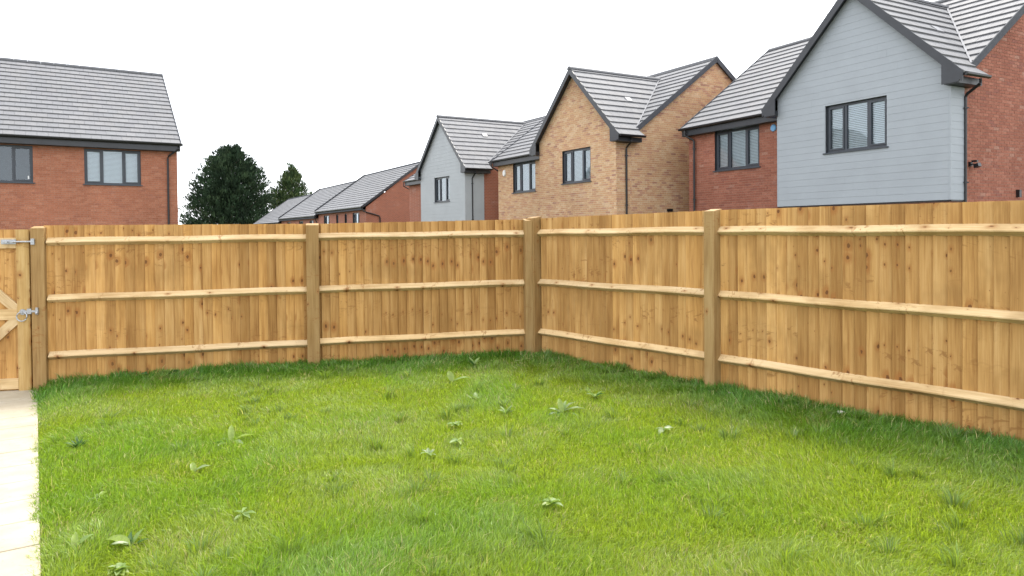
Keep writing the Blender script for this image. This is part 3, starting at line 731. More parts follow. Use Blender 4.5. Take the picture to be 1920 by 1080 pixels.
# house on the left: long front with two windows
def left_house():
    X, Y, yaw = -13.039, 27.937, 0.583; Dh, ze, zr = 4.435, 5.1, 8.605; zb = -0.35; Lf = 15.0
    a_ = Vector((math.cos(yaw), math.sin(yaw), 0)); n_ = Vector((-math.sin(yaw), math.cos(yaw), 0)); org = Vector((X, Y, zb))
    H = empty('house', org, 'orange-red brick house with broad grey tiled roof behind the left fence and gate', 'house')
    P = lambda t, b, z: a_ * -t + n_ * b + Vector((0, 0, z - zb))
    F = Frame(P(0, 0, zb), -n_); sx = 1 if F.e1.dot(a_) > 0 else -1
    zt = ze - .27; wins = [(1.27, 3.12, 3.50, 4.80, True), (4.68, 6.53, 3.50, 4.80, False), (9.0, 10.85, 3.50, 4.80, True)]
    poly = ccw([(sx * 0, 0), (sx * -Lf, 0), (sx * -Lf, zt - zb), (0, zt - zb)])
    holes = [ccw([(sx * -t1, z0 - zb), (sx * -t0, z0 - zb), (sx * -t0, z1 - zb), (sx * -t1, z1 - zb)]) for t0, t1, z0, z1, b in wins]
    mb = MB(); holed(mb, F, poly, holes); w = mb.obj('wall', 'mortar_red', H)
    xs = [q[0] for q in poly]
    emit(cover(w, org, F, [poly], holes, brick_pieces(min(xs), max(xs), 0, zt - zb, ORANGE), 'brick', 'brick_face', -.004, None, 0), org, 'brick', 'brick_face', 300, ymax=415)
    for t0, t1, z0, z1, b in wins:
        x0, x1 = sorted((sx * -t1, sx * -t0)); window(H, F, x0, x1, z0 - zb, z1 - zb, b, sticker=(t0 == 4.68))
    mb = MB()
    for t in (0, Lf):
        pts = [P(t, 0, zb), P(t, 0, ze - .1), P(t, Dh, zr - .1), P(t, 2 * Dh, ze - .1), P(t, 2 * Dh, zb)]; mb.add(pts, [(0, 1, 2, 3, 4)])
    mb.add([P(0, 2 * Dh, zb), P(Lf, 2 * Dh, zb), P(Lf, 2 * Dh, ze - .1), P(0, 2 * Dh, ze - .1)], [(0, 1, 2, 3)]); mb.obj('wall', 'brick_far_mortar_red', H)
    om = .3; sl = (n_ * (Dh + om) + Vector((0, 0, zr - ze))).normalized(); nn = sl.cross(a_); nn = nn if nn.z > 0 else -nn
    FS = Frame(P(0, -om, ze), nn, sl); s2 = 1 if FS.e1.dot(a_) > 0 else -1; L = math.hypot(Dh + om, zr - ze)
    reg = ccw([(s2 * .1, 0), (s2 * (-Lf - .1), 0), (s2 * (-Lf - .1), L), (s2 * .1, L)])
    sh = MB(); sh.add([FS.P(x, y) for x, y in reg], [(0, 1, 2, 3)]); sh.add([P(-.1, 2 * Dh + om, ze), P(Lf + .1, 2 * Dh + om, ze), P(Lf + .1, Dh, zr), P(-.1, Dh, zr)], [(0, 1, 2, 3)])
    rf = sh.obj('roof', 'underlay', H); xs = [q[0] for q in reg]
    emit(cover(rf, org, FS, [reg], [], tile_pieces(min(xs), max(xs) + .3, L, TILE), 'roof_tile', 'roof_tile', .004, None, 0), org, 'roof_tile', 'roof_tile', 300)
    mb = MB(); mb.tube([P(-.12, Dh, zr + .03), P(Lf + .12, Dh, zr + .03)], .085, 10); 
    me_n = int((Lf + .24) / .45); one = MB(); one.tube([Vector((0, 0, 0)), -a_ * .442], .09, 10); me = one.mesh('ridge_tile', 'roof_tile')
    me.attributes['tint'].data.foreach_set('color', np.tile(np.array([.13, .132, .14, 1], np.float32), len(me.polygons)))
    for i in range(me_n):
        o = link('ridge_tile', me, rf); o.location = P(-.12 + .45 * i, Dh, zr + .02)
    for t in (-.112, Lf + .112):
        for b0 in (-om, 2 * Dh + om):
            mb = MB(); mb.beam(P(t, b0, ze - .03), P(t, Dh, zr - .03), .026, .16); mb.obj('verge_trim', 'verge_grey', rf)
    mb = MB(); mb.box(P(Lf / 2, -om + .03, ze - .13), a_ * (Lf / 2 + .08), n_ * .012, Vector((0, 0, .12))); mb.obj('fascia', 'anthracite', H)
    mb = MB(); mb.box(P(Lf / 2, -om / 2, ze - .258), a_ * (Lf / 2 + .08), n_ * (om / 2 - .02), Vector((0, 0, .008))); mb.obj('soffit', 'anthracite', H)
    mb = MB(); prof = [(-.06, .0), (-.05, -.045), (-.025, -.07), (.025, -.07), (.05, -.045), (.06, .0)]
    vs = [P(t, -om - .04 + x, ze + .01 + z) for t in (-.16, Lf + .16) for x, z in prof]; k = 6
    mb.add(vs, [(i, i + 1, k + i + 1, k + i) for i in range(5)] + [tuple(range(6)), tuple(range(6, 12))]); mb.obj('gutter', 'gutter_black', H)
    mb = MB(); mb.tube([P(-.02, -om - .04, ze - .05), P(-.02, -om - .04, ze - .17), P(.32, -.08, ze - .46), P(.34, -.06, ze - .55), P(.34, -.06, zb)], .036, 10)
    mb.obj('downpipe', 'gutter_black', H)
    mb = MB(); c = FS.P(s2 * -6.2, 1.75, .06); mb.box(c, FS.e1 * .30, FS.e2 * .06, FS.n * .02); mb.obj('roof_vent', 'vent_pale', H)
left_house()

def terrace():
    yaw = 0.496; u = Vector((-math.sin(yaw), math.cos(yaw), 0)); v = Vector((math.cos(yaw), math.sin(yaw), 0)); C = Vector((-10.219, 50.1, 0)); Dh = 4.185
    units = [(0, 13.93, 3.424, 6.664, 'nearest terraced house with a red brick end wall, right end of the stepped roofs'),
             (13.97, 30.76, 3.10, 6.34, 'middle house of the stepped grey terrace roofs'),
             (30.80, 48.2, 2.74, 5.98, 'farthest and lowest house of the stepped grey terrace roofs')]
    winsets = [[(1.6, 3.3), (4.9, 5.5), (7.4, 8.0), (10.2, 12.0)], [(1.9, 3.4), (6.2, 7.8), (12, 13.6)], []]
    for ui, (t0, t1, ze, zr, lab) in enumerate(units):
        zb = -1.9; org = C + u * t0 + Vector((0, 0, zb)); H = empty('terraced_house', org, lab, 'house', 'stepped terrace of houses in the distance')
        P = lambda t, b, z: u * (t - t0) + v * b + Vector((0, 0, z - zb)); om = .3
        F = Frame(P(t0, 0, zb), -v); holes = []
        poly = ccw([(0, 0), (-(t1 - t0), 0), (-(t1 - t0), ze - .2 - zb), (0, ze - .2 - zb)])
        for a, b in winsets[ui]: holes.append(ccw([(-b, ze - 1.62 - zb), (-a, ze - 1.62 - zb), (-a, ze - .38 - zb), (-b, ze - .38 - zb)]))
        mb = MB(); holed(mb, F, poly, holes)
        for t in (t0, t1): mb.add([P(t, 0, zb), P(t, 0, ze - .05), P(t, Dh, zr - .08), P(t, 2 * Dh, ze - .05), P(t, 2 * Dh, zb)], [(0, 1, 2, 3, 4)])
        mb.add([P(t0, 2 * Dh, zb), P(t1, 2 * Dh, zb), P(t1, 2 * Dh, ze), P(t0, 2 * Dh, ze)], [(0, 1, 2, 3)])
        mb.obj('wall', 'brick_far_mortar_red', H)
        for a, b in winsets[ui]:
            window(H, F, -b, -a, ze - 1.62 - zb, ze - .38 - zb, True) if b - a > 1 else small_window(H, F, -b, -a, ze - 1.62 - zb, ze - .38 - zb)
        sl = (v * (Dh + om) + Vector((0, 0, zr - ze))).normalized(); nn = sl.cross(u); nn = nn if nn.z > 0 else -nn
        FS = Frame(P(t0, -om, ze), nn, sl); s2 = 1 if FS.e1.dot(u) > 0 else -1; L = math.hypot(Dh + om, zr - ze)
        reg = ccw([(s2 * -.05, 0), (s2 * (t1 - t0), 0), (s2 * (t1 - t0), L), (s2 * -.05, L)])
        sh = MB(); sh.add([FS.P(x, y) for x, y in reg], [(0, 1, 2, 3)]); sh.add([P(t0, 2 * Dh + om, ze), P(t1, 2 * Dh + om, ze), P(t1, Dh, zr), P(t0, Dh, zr)], [(0, 1, 2, 3)])
        rf = sh.obj('roof', 'underlay', H); xs = [q[0] for q in reg]
        emit(cover(rf, org, FS, [reg], [], tile_pieces(min(xs), max(xs) + .3, L, TILE, width=.33), 'roof_tile', 'roof_tile', .004, None, 0), org, 'roof_tile', 'roof_tile', 0)
        mb = MB(); mb.tube([P(t0, Dh, zr + .03), P(t1, Dh, zr + .03)], .08, 8); mb.obj('ridge', 'verge_grey', rf)
        mb = MB(); mb.beam(P(t0 - .08, -om, ze - .03), P(t0 - .08, Dh, zr - .03), .05, .16); mb.obj('verge_trim', 'anthracite', rf)
        mb = MB(); mb.beam(P(t1 - .02, -om, ze + .04), P(t1 - .02, Dh, zr + .04), .10, .22 if ui < 2 else .1); mb.obj('verge_trim', 'anthracite', rf)
        mb = MB(); mb.box(P((t0 + t1) / 2, -om + .03, ze - .12), u * ((t1 - t0) / 2), v * .012, Vector((0, 0, .10))); mb.box(P((t0 + t1) / 2, -om / 2, ze - .22), u * ((t1 - t0) / 2), v * (om / 2), Vector((0, 0, .01))); mb.obj('fascia', 'verge_grey', H)
        mb = MB(); mb.tube([P(t0 - .1, -om - .04, ze - .03), P(t1, -om - .04, ze - .03)], .06, 8); mb.obj('gutter', 'gutter_black', H)
        mb = MB()
        if ui == 0: mb.tube([P(0, -om - .02, ze - .1), P(-.06, -.15, ze - .35), P(-.06, .95, ze - .65), P(-.06, 1.0, ze - .8), P(-.06, 1.0, zb)], .045, 8)
        else: mb.tube([P(t0 + .2, -om - .04, ze - .1), P(t0 + .3, -.08, ze - .6), P(t0 + .3, -.08, zb)], .045, 8)
        mb.obj('downpipe', 'gutter_black', H)
def small_window(H, F, x0, x1, z0, z1):
    B = lambda mb, a, b, c, d, h0, h1: mb.box(F.P((a + b) / 2, (c + d) / 2, (h0 + h1) / 2), F.e1 * (b - a) / 2, F.e2 * (d - c) / 2, F.n * (h1 - h0) / 2)
    mb = MB(); dep = -.07
    B(mb, x0, x0 + .07, z0, z1, dep - .07, dep); B(mb, x1 - .07, x1, z0, z1, dep - .07, dep); B(mb, x0 + .07, x1 - .07, z0, z0 + .07, dep - .07, dep); B(mb, x0 + .07, x1 - .07, z1 - .07, z1, dep - .07, dep)
    w = mb.obj('window', 'frame_grey', H)
    mb = MB(); mb.add([F.P(x0, z0, dep - .03), F.P(x1, z0, dep - .03), F.P(x1, z1, dep - .03), F.P(x0, z1, dep - .03)], [(0, 1, 2, 3)]); mb.obj('pane', 'glass', w)
    mb = MB(); mb.add([F.P(x0, z0, dep - .09), F.P(x1, z0, dep - .09), F.P(x1, z1, dep - .09), F.P(x0, z1, dep - .09)], [(0, 1, 2, 3)]); mb.obj('blind', 'blind_white', w)
terrace()

# ------------------------------------------------------------------ trees beyond
def conifer(name, base, prof, nclump, label, cols, cat='tree', seed=1, lean=0.0, spike=1.0):
    rs = np.random.default_rng(seed); T = empty(name, base, label, cat)
    zs = [q[0] for q in prof]; rs_ = [q[1] for q in prof]; H = zs[-1]
    mb = MB(); mb.tube([(0, 0, -0.3), (0, 0, H * .5), (lean * .5, 0, H * .93)], [.35, .22, .04], 8); mb.obj('trunk', 'bark', T)
    verts = []; faces = []; tint = []
    # a branch = upward sweeping line of sprays
    def spray(o, d, L, col):
        s_ = np.cross(d, rs.normal(size=3)); s_ /= np.linalg.norm(s_) + 1e-9; w = L * rs.uniform(.09, .19); k0 = len(verts)
        verts.extend([tuple(o - s_ * w * .4), tuple(o + d * L * .45 + s_ * w), tuple(o + d * L), tuple(o + d * L * .4 - s_ * w)])
        faces.append((k0, k0 + 1, k0 + 2, k0 + 3)); tint.append(col)
    for b in range(nclump):                       # each limb carries its own clump of sprays, tip swept upward
        z = H * (1 - math.sqrt(1 - rs.random() * .985)) if rs.random() < .75 else H * rs.uniform(.5, .97)
        az = rs.uniform(0, 2 * math.pi); R_ = float(np.interp(z, zs, rs_)) * rs.uniform(.78, 1.10)
        out = np.array([math.cos(az), math.sin(az), 0]); tipz = z + .12 * R_ + rs.uniform(0, .55)
        base_ = np.array([lean * z / H, 0, max(.3, z - .35 * R_)]); tip = out * R_ + np.array([lean * z / H, 0, tipz]); ax = tip - base_; ln = np.linalg.norm(ax) + 1e-6; ax /= ln
        col0 = np.array(cols[rs.integers(len(cols))]) * rs.uniform(.65, 1.4); m = int(36 + 34 * min(1, R_ / 2.5))
        for k in range(m):
            t = 1 - .8 * rs.random() ** 1.25; sp_ = (.12 + .62 * (1 - t) ** .7) * min(1.0, .35 + R_ / 3.5)
            o = base_ + ax * ln * t + rs.normal(0, sp_, 3) * np.array([1, 1, .7])
            d = ax * .8 + np.array([0, 0, .55]) + rs.normal(0, .30, 3); d /= np.linalg.norm(d)
            spray(o, d, rs.uniform(.22, .48) * spike, col0 * rs.uniform(.75, 1.3))
    me = bpy.data.meshes.new('crown'); me.from_pydata(verts, [], faces); a = me.attributes.new('tint', 'FLOAT_COLOR', 'FACE')
    arr = np.ones((len(faces), 4), np.float32); arr[:, :3] = np.array(tint); a.data.foreach_set('color', arr.ravel()); me.materials.append(MATS['conifer_leaf'])
    link('crown', me, T)
    # limbs
    mb = MB()
    for i in range(26):
        z = rs.uniform(1, H * .85); az = rs.uniform(0, 6.28); R_ = float(np.interp(z, zs, rs_)) * .8
        mb.tube([(0, 0, z), (math.cos(az) * R_ * .6, math.sin(az) * R_ * .6, z + R_ * .25), (math.cos(az) * R_, math.sin(az) * R_, z + R_ * .55)], [.08, .05, .02], 5)
    mb.obj('branch', 'bark', T); return T
DG = [(0.022, 0.042, 0.020), (0.030, 0.055, 0.026), (0.018, 0.034, 0.018), (0.045, 0.072, 0.034)]
LG = [(0.060, 0.090, 0.030), (0.045, 0.078, 0.030), (0.085, 0.115, 0.040), (0.035, 0.060, 0.024)]
conifer('conifer_tree', (-39.5, 100, -3.75), [(0, 5.0), (5.3, 4.75), (6.7, 4.2), (8.4, 3.7), (9.6, 3.1), (10.8, 2.4), (11.8, 1.45), (12.5, .6), (13.0, .05)], 1000, 'broad dark evergreen conifer, larger of the two trees beyond the fence', DG, seed=3, lean=.3).scale = (1.333,) * 3
conifer('conifer_tree', (-34.4, 112, -3.9), [(0, 3.6), (6, 3.2), (7.6, 2.9), (8.8, 1.9), (10.2, 1.1), (11.4, .5), (12.3, .05)], 420, 'slim pointed conifer, smaller tree between the big conifer and the terrace roofs', LG, seed=5, spike=1.0).scale = (1.302,) * 3
# ------------------------------------------------------------------ fences
def board_mesh(h, w=0.118, t0=0.004, t1=0.028):
    """feather-edge board: local x across, y towards the garden (negative), z up"""
    mb = MB(); x0, x1 = 0, w
    vs = [(x0 + .0105, 0, 0), (x1, 0, 0), (x1, -t0, 0), (x0 + .004, -t1, 0), (x0, -t1 + .003, 0), (x0 + .0105, -.006, 0)]
    vs += [(x, y, h) for x, y, _ in vs]; n = 6
    mb.add(vs, [tuple(range(n))[::-1], tuple(range(n, 2 * n))] + [(i, (i + 1) % n, n + (i + 1) % n, n + i) for i in range(n)])
    return mb.mesh('board', 'fence_wood')
BM = [board_mesh(1.77), board_mesh(1.7712), board_mesh(1.769)]
def setcol(o, s, t, j): o.color = (s, t, j, 1)
def rot_dir(d):   # z-rotation so local x -> d
    return math.atan2(d.y, d.x)
def rail_mesh(L, extra=0.0):
    mb = MB(); pr = [(0, .046), (-.010, .048), (-.064, -.002), (-.064, -.012), (-.008, -.046), (0, -.044)]; n = 6; seg = 6
    vs = []
    for i in range(seg + 1):
        x = L * i / seg; sag = .004 * math.sin(i * 1.7) ; vs += [(x, y + .002 * math.sin(i * 2.3), z + sag) for y, z in pr]
    fs = [tuple(range(n))[::-1], tuple(seg * n + k for k in range(n))]
    for i in range(seg):
        for k in range(n): fs.append((i * n + k, i * n + (k + 1) % n, (i + 1) * n + (k + 1) % n, (i + 1) * n + k))
    mb.add(vs, fs); return mb.mesh('rail', 'rail_wood')
def post_obj(par, x, ztop, w=.125, d=.14, y=-.072, zbot=-.35, name='post', slant=.012):
    mb = MB(); c = .006; pts = [(-w / 2 + c, -d / 2), (w / 2 - c, -d / 2), (w / 2, -d / 2 + c), (w / 2, d / 2), (-w / 2, d / 2), (-w / 2, -d / 2 + c)]
    n = 6; vs = [(a, b, zbot) for a, b in pts] + [(a, b, ztop + slant * (1 if b > 0 else -1)) for a, b in pts]
    mb.add(vs, [tuple(range(n))[::-1], tuple(range(n, 2 * n))] + [(i, (i + 1) % n, n + (i + 1) % n, n + i) for i in range(n)])
    o = mb.obj(name, 'post_wood', par); o.location = (x, y, 0); setcol(o, random.random(), random.uniform(.2, .7), random.random()); return o
def fence(label, A, B, length, bays, zt, dz, posts, boardtones=None, start=0.0, nposts=True):
    """local x runs A->B; inside face is local -y"""
    d = (B - A).normalized(); e = empty('timber_fence', (A.x, A.y, 0), label, 'fence', 'timber fence runs round the lawn'); e.rotation_euler = (0, 0, rot_dir(d))
    pitch = .1065; x = start; k = 0; seed = random.random(); left = 0; prev = None
    while x < length:
        if left <= 0: seed = random.random(); left = random.choice((2, 3, 4, 5, 6)); tb = random.uniform(.35, .75)
        me = BM[k % 3]; o = link('board', me, e); o.location = (x, random.uniform(-.001, .001), dz(x) + random.uniform(-.0012, .0012))
        o.rotation_euler = (0, random.uniform(-.0018, .0018), 0); o.scale = (1, 1, (zt(x) - dz(x)) / 1.77)
        tone = min(1, max(0, tb + random.gauss(0, .24))); tone = random.choice((.05, .12)) if random.random() < .05 else tone
        setcol(o, seed, tone, random.random()); x += pitch; k += 1; left -= 1
    for (x0, x1) in bays:
        for zc in (1.605, .945, .285):
            o = link('rail', rail_mesh(x1 - x0), e); o.location = (x0, -.015, zc + dz(x0)); o.rotation_euler = (0, -math.atan2(dz(x1) - dz(x0) + random.uniform(-.008, .008), x1 - x0), 0)
            setcol(o, random.random(), random.uniform(.45, .8), random.random())
        mb = MB(); mb.box(((x0 + x1) / 2, -.004, -.075), ((x1 - x0) / 2, 0, 0), (0, .012, 0), (0, 0, .075)); o = mb.obj('gravel_board', 'rail_wood2', e)
        o.location = (0, 0, dz((x0 + x1) / 2)); setcol(o, random.random(), .2, random.random())
    for px_, zt_, w_ in posts: post_obj(e, px_, zt_, w=w_)
    return e
wood('rail_wood2', (0.45, 0.28, 0.13), (0.37, 0.21, 0.085), (0.26, 0.13, 0.05), axis='x', knots=.7)
LL = (CORNER - LEFT).length
lm = (Vector((-2.55, 9.149)) - LEFT).length
fence('left timber fence run of two bays between the gate and the corner', LEFT, CORNER, LL + .02, [(.05, lm - .06), (lm + .06, LL - .15)],
      lambda x: 1.765 + .045 * max(0, (x - lm) / (LL - lm)), lambda x: -.03 + .045 * x / LL, [(lm, 1.758, .15), (LL - .135, 1.80, .10)], start=.01)
LR = 8.9; r1 = (R1 - CORNER).length; r2 = r1 * 2 + .05
fence('right timber fence run, long and close, beside the shaded grass', CORNER, EDGE, LR, [(.10, r1 - .06), (r1 + .06, r2 - .06), (r2 + .06, LR)],
      lambda x: 1.818 + .034 * min(1, x / r1), lambda x: .015 + .015 * min(1, x / r1), [(.03, 1.832, .16), (r1, 1.852, .125), (r2, 1.855, .13)], start=.02)

# gate and its hanging post
gd = (CORNER - LEFT).normalized()
G = empty('garden_gate', (LEFT.x, LEFT.y, -.2), 'ledged and braced timber gate with ring latch and bolt', 'gate'); G.rotation_euler = (0, 0, rot_dir(gd))
gx1 = -.128; gx0 = gx1 - 1.0
def gbox(name, mat, a, b, c, d, y0, y1, par=G):
    mb = MB(); mb.box((0, 0, 0), ((b - a) / 2, 0, 0), (0, (y1 - y0) / 2, 0), (0, 0, (d - c) / 2)); o = mb.obj(name, mat, par); o.location = ((a + b) / 2, (y0 + y1) / 2, (c + d) / 2 + .2)
    setcol(o, random.random(), random.uniform(.4, .8), random.random()); return o
x = gx0
while x < gx1 - .02:
    gbox('board', 'fence_wood', x, min(x + .103, gx1), -.19, 1.72, -.02, 0.0); x += .1045
mbs = MB()
def stile(a, b):
    mb = MB(); w = (b - a) / 2; prof = []
    for i in range(9):
        t = math.pi * i / 8; prof.append((-w * math.cos(t), -.032 - .02 * math.sin(t)))
    prof = [(-w, 0)] + prof + [(w, 0)]; n = len(prof)
    vs = [(x_, y_, -.965) for x_, y_ in prof] + [(x_, y_, .965) for x_, y_ in prof]
    mb.add(vs, [tuple(range(n)), tuple(range(n, 2 * n))] + [(i, (i + 1) % n, n + (i + 1) % n, n + i) for i in range(n)]); o = mb.obj('stile', 'rail_wood3', G)
    o.location = ((a + b) / 2, -.021, .755 + .2); setcol(o, random.random(), .5, random.random())
wood('rail_wood3', (0.53, 0.37, 0.165), (0.45, 0.29, 0.11), (0.33, 0.195, 0.065))
stile(gx1 - .135, gx1); stile(gx0, gx0 + .13)
for zc in (1.565, .75, -.045): gbox('ledge', 'rail_wood', gx0 + .13, gx1 - .137, zc - .06, zc + .06, -.052, -.0205)
for (za, zb_) in ((1.505, .81), (.015, .69)):
    xa = gx0 + .15; xb = gx1 - .15
    mb = MB(); dx = (xb - xa); dz_ = (zb_ - za); L = math.hypot(dx, dz_); mb.box((0, 0, 0), (L / 2 + .03, 0, 0), (0, .0145, 0), (0, 0, .05)); o = mb.obj('brace', 'rail_wood', G)
    o.location = ((xa + xb) / 2, -.0355, (za + zb_) / 2 + .2); o.rotation_euler = (0, -math.atan2(dz_, dx), 0); setcol(o, random.random(), .45, random.random())
# bolt
mb = MB(); zb_ = 1.58 + .2
mb.box((gx1 - .20, -.076, zb_), (.075, 0, 0), (0, .004, 0), (0, 0, .026)); mb.box((gx1 - .20, -.09, zb_), (.05, 0, 0), (0, .012, 0), (0, 0, .014))
mb.tube([(gx1 - .24, -.094, zb_), (gx1 + .055, -.094, zb_)], .010, 10); mb.box((gx1 - .20, -.115, zb_), (.010, 0, 0), (0, .02, 0), (0, 0, .008)); mb.obj('bolt', 'galvanised', G)
mb = MB(); mb.box((gx1 + .055, -.102, zb_), (.018, 0, 0), (0, .014, 0), (0, 0, .034)); mb.obj('keeper', 'galvanised', G)
# ring latch
zl = .755 + .2; cx = gx1 - .07
mb = MB(); mb.tube([(cx + .052 * math.cos(t), -.104 + .004 * math.sin(t), zl - .028 + .052 * math.sin(t)) for t in np.linspace(0, 2 * math.pi, 24, endpoint=False)], .0075, 8, closed=True); mb.obj('ring_handle', 'galvanised', G, True)
mb = MB(); mb.tube([(cx, -.072, zl + .022), (cx, -.084, zl + .022)], .033, 18); mb.tube([(cx, -.084, zl + .022), (cx, -.115, zl + .022)], .013, 10)
mb.box((cx + .085, -.094, zl + .028), (.085, 0, 0), (0, .005, 0), (0, 0, .011)); mb.box((gx1 + .085, -.10, zl + .03), (.012, 0, 0), (0, .016, 0), (0, 0, .04)); mb.tube([(gx1 + .085, -.115, zl + .02), (gx1 + .085, -.13, zl + .0)], .012, 8)
mb.box((gx1 - .0, -.083, zl + .028), (.022, 0, 0), (0, .010, 0), (0, 0, .030)); mb.obj('latch', 'galvanised', G)
GP = empty('gate_post', (LEFT.x, LEFT.y, 0), 'square timber post between the gate latch and the fence boards', 'post'); GP.rotation_euler = (0, 0, rot_dir(gd))
post_obj(GP, -.035, 1.745, w=.14, d=.12, y=-.03, name='post_shaft')
mb = MB(); mb.box((0, 0, 0), (.012, 0, 0), (0, .02, 0), (0, 0, .95)); o = mb.obj('stop_strip', 'fence_wood', GP); o.location = (-.115, 0.02, .77); setcol(o, .3, .25, .2)
HP = empty('gate_post', (LEFT.x, LEFT.y, 0), 'timber hanging post on the far left side of the gate', 'post'); HP.rotation_euler = (0, 0, rot_dir(gd))
post_obj(HP, gx0 - .08, 1.755, w=.13, d=.12, y=-.03, name='post_shaft')

# ------------------------------------------------------------------ paving
PZ = -.125
tagit(grid('path', 'concrete', np.linspace(-9, -1, 2), np.linspace(-1, 8.2, 2), lambda X, Y: X * 0 + PZ - .06, None), kind='structure')
path = bpy.data.objects['path']
# path bed follows the edge of the lawn
me = bpy.data.meshes.new('path'); A = PF - pdir * .5; Bp = PF + pdir * 9.5
q = [(A.x - pnor.x * .004, A.y - pnor.y * .004), (Bp.x, Bp.y), (Bp.x - pnor.x * 2.3, Bp.y - pnor.y * 2.3), (A.x - pnor.x * 2.3, A.y - pnor.y * 2.3)]
me.from_pydata([(x, y, PZ - .028) for x, y in q], [], [(0, 1, 2, 3)]); me.materials.append(MATS['concrete']); path.data = me
rowv = -pnor
F = Frame((PF.x, PF.y, PZ), (0, 0, 1), (pdir.x, pdir.y, 0)); sgn = 1 if F.e1.dot(Vector((rowv.x, rowv.y, 0))) > 0 else -1
fl = LEFT + gd * -.2
for r in range(-2, 22):
    for c in range(5):
        y0 = r * .445 + .08; x0 = c * .445
        poly = ccw([(sgn * (x0 + .002), y0), (sgn * (x0 + .435), y0), (sgn * (x0 + .435), y0 + .434), (sgn * (x0 + .002), y0 + .434)])
        # clip at the gate line
        nrm = Vector((-gd.y, gd.x)); a = nrm.x * F.e1.x + nrm.y * F.e1.y; b = nrm.x * F.e2.x + nrm.y * F.e2.y; dd = (fl - PF).dot(nrm) + .6
        poly = clip(poly, a, b, dd)
        if not poly or abs(area(poly)) < .004: continue
        lift = random.uniform(0, .002); cx_, cy_ = sum(q[0] for q in poly) / len(poly), sum(q[1] for q in poly) / len(poly)
        mb = MB(); n = len(poly); P0 = [(x - cx_, y - cy_, -.028) for x, y in poly]; P1 = [(x - cx_, y - cy_, lift - .004) for x, y in poly]; P2 = [((x - cx_) * .985, (y - cy_) * .985, lift) for x, y in poly]
        mb.add(P0 + P1 + P2, [tuple(range(2 * n, 3 * n))] + [(k * n + i, k * n + (i + 1) % n, (k + 1) * n + (i + 1) % n, (k + 1) * n + i) for k in (0, 1) for i in range(n)])
        o = mb.obj('paving_slab', 'paving', path); o.matrix_basis = F.mat(cx_, cy_)

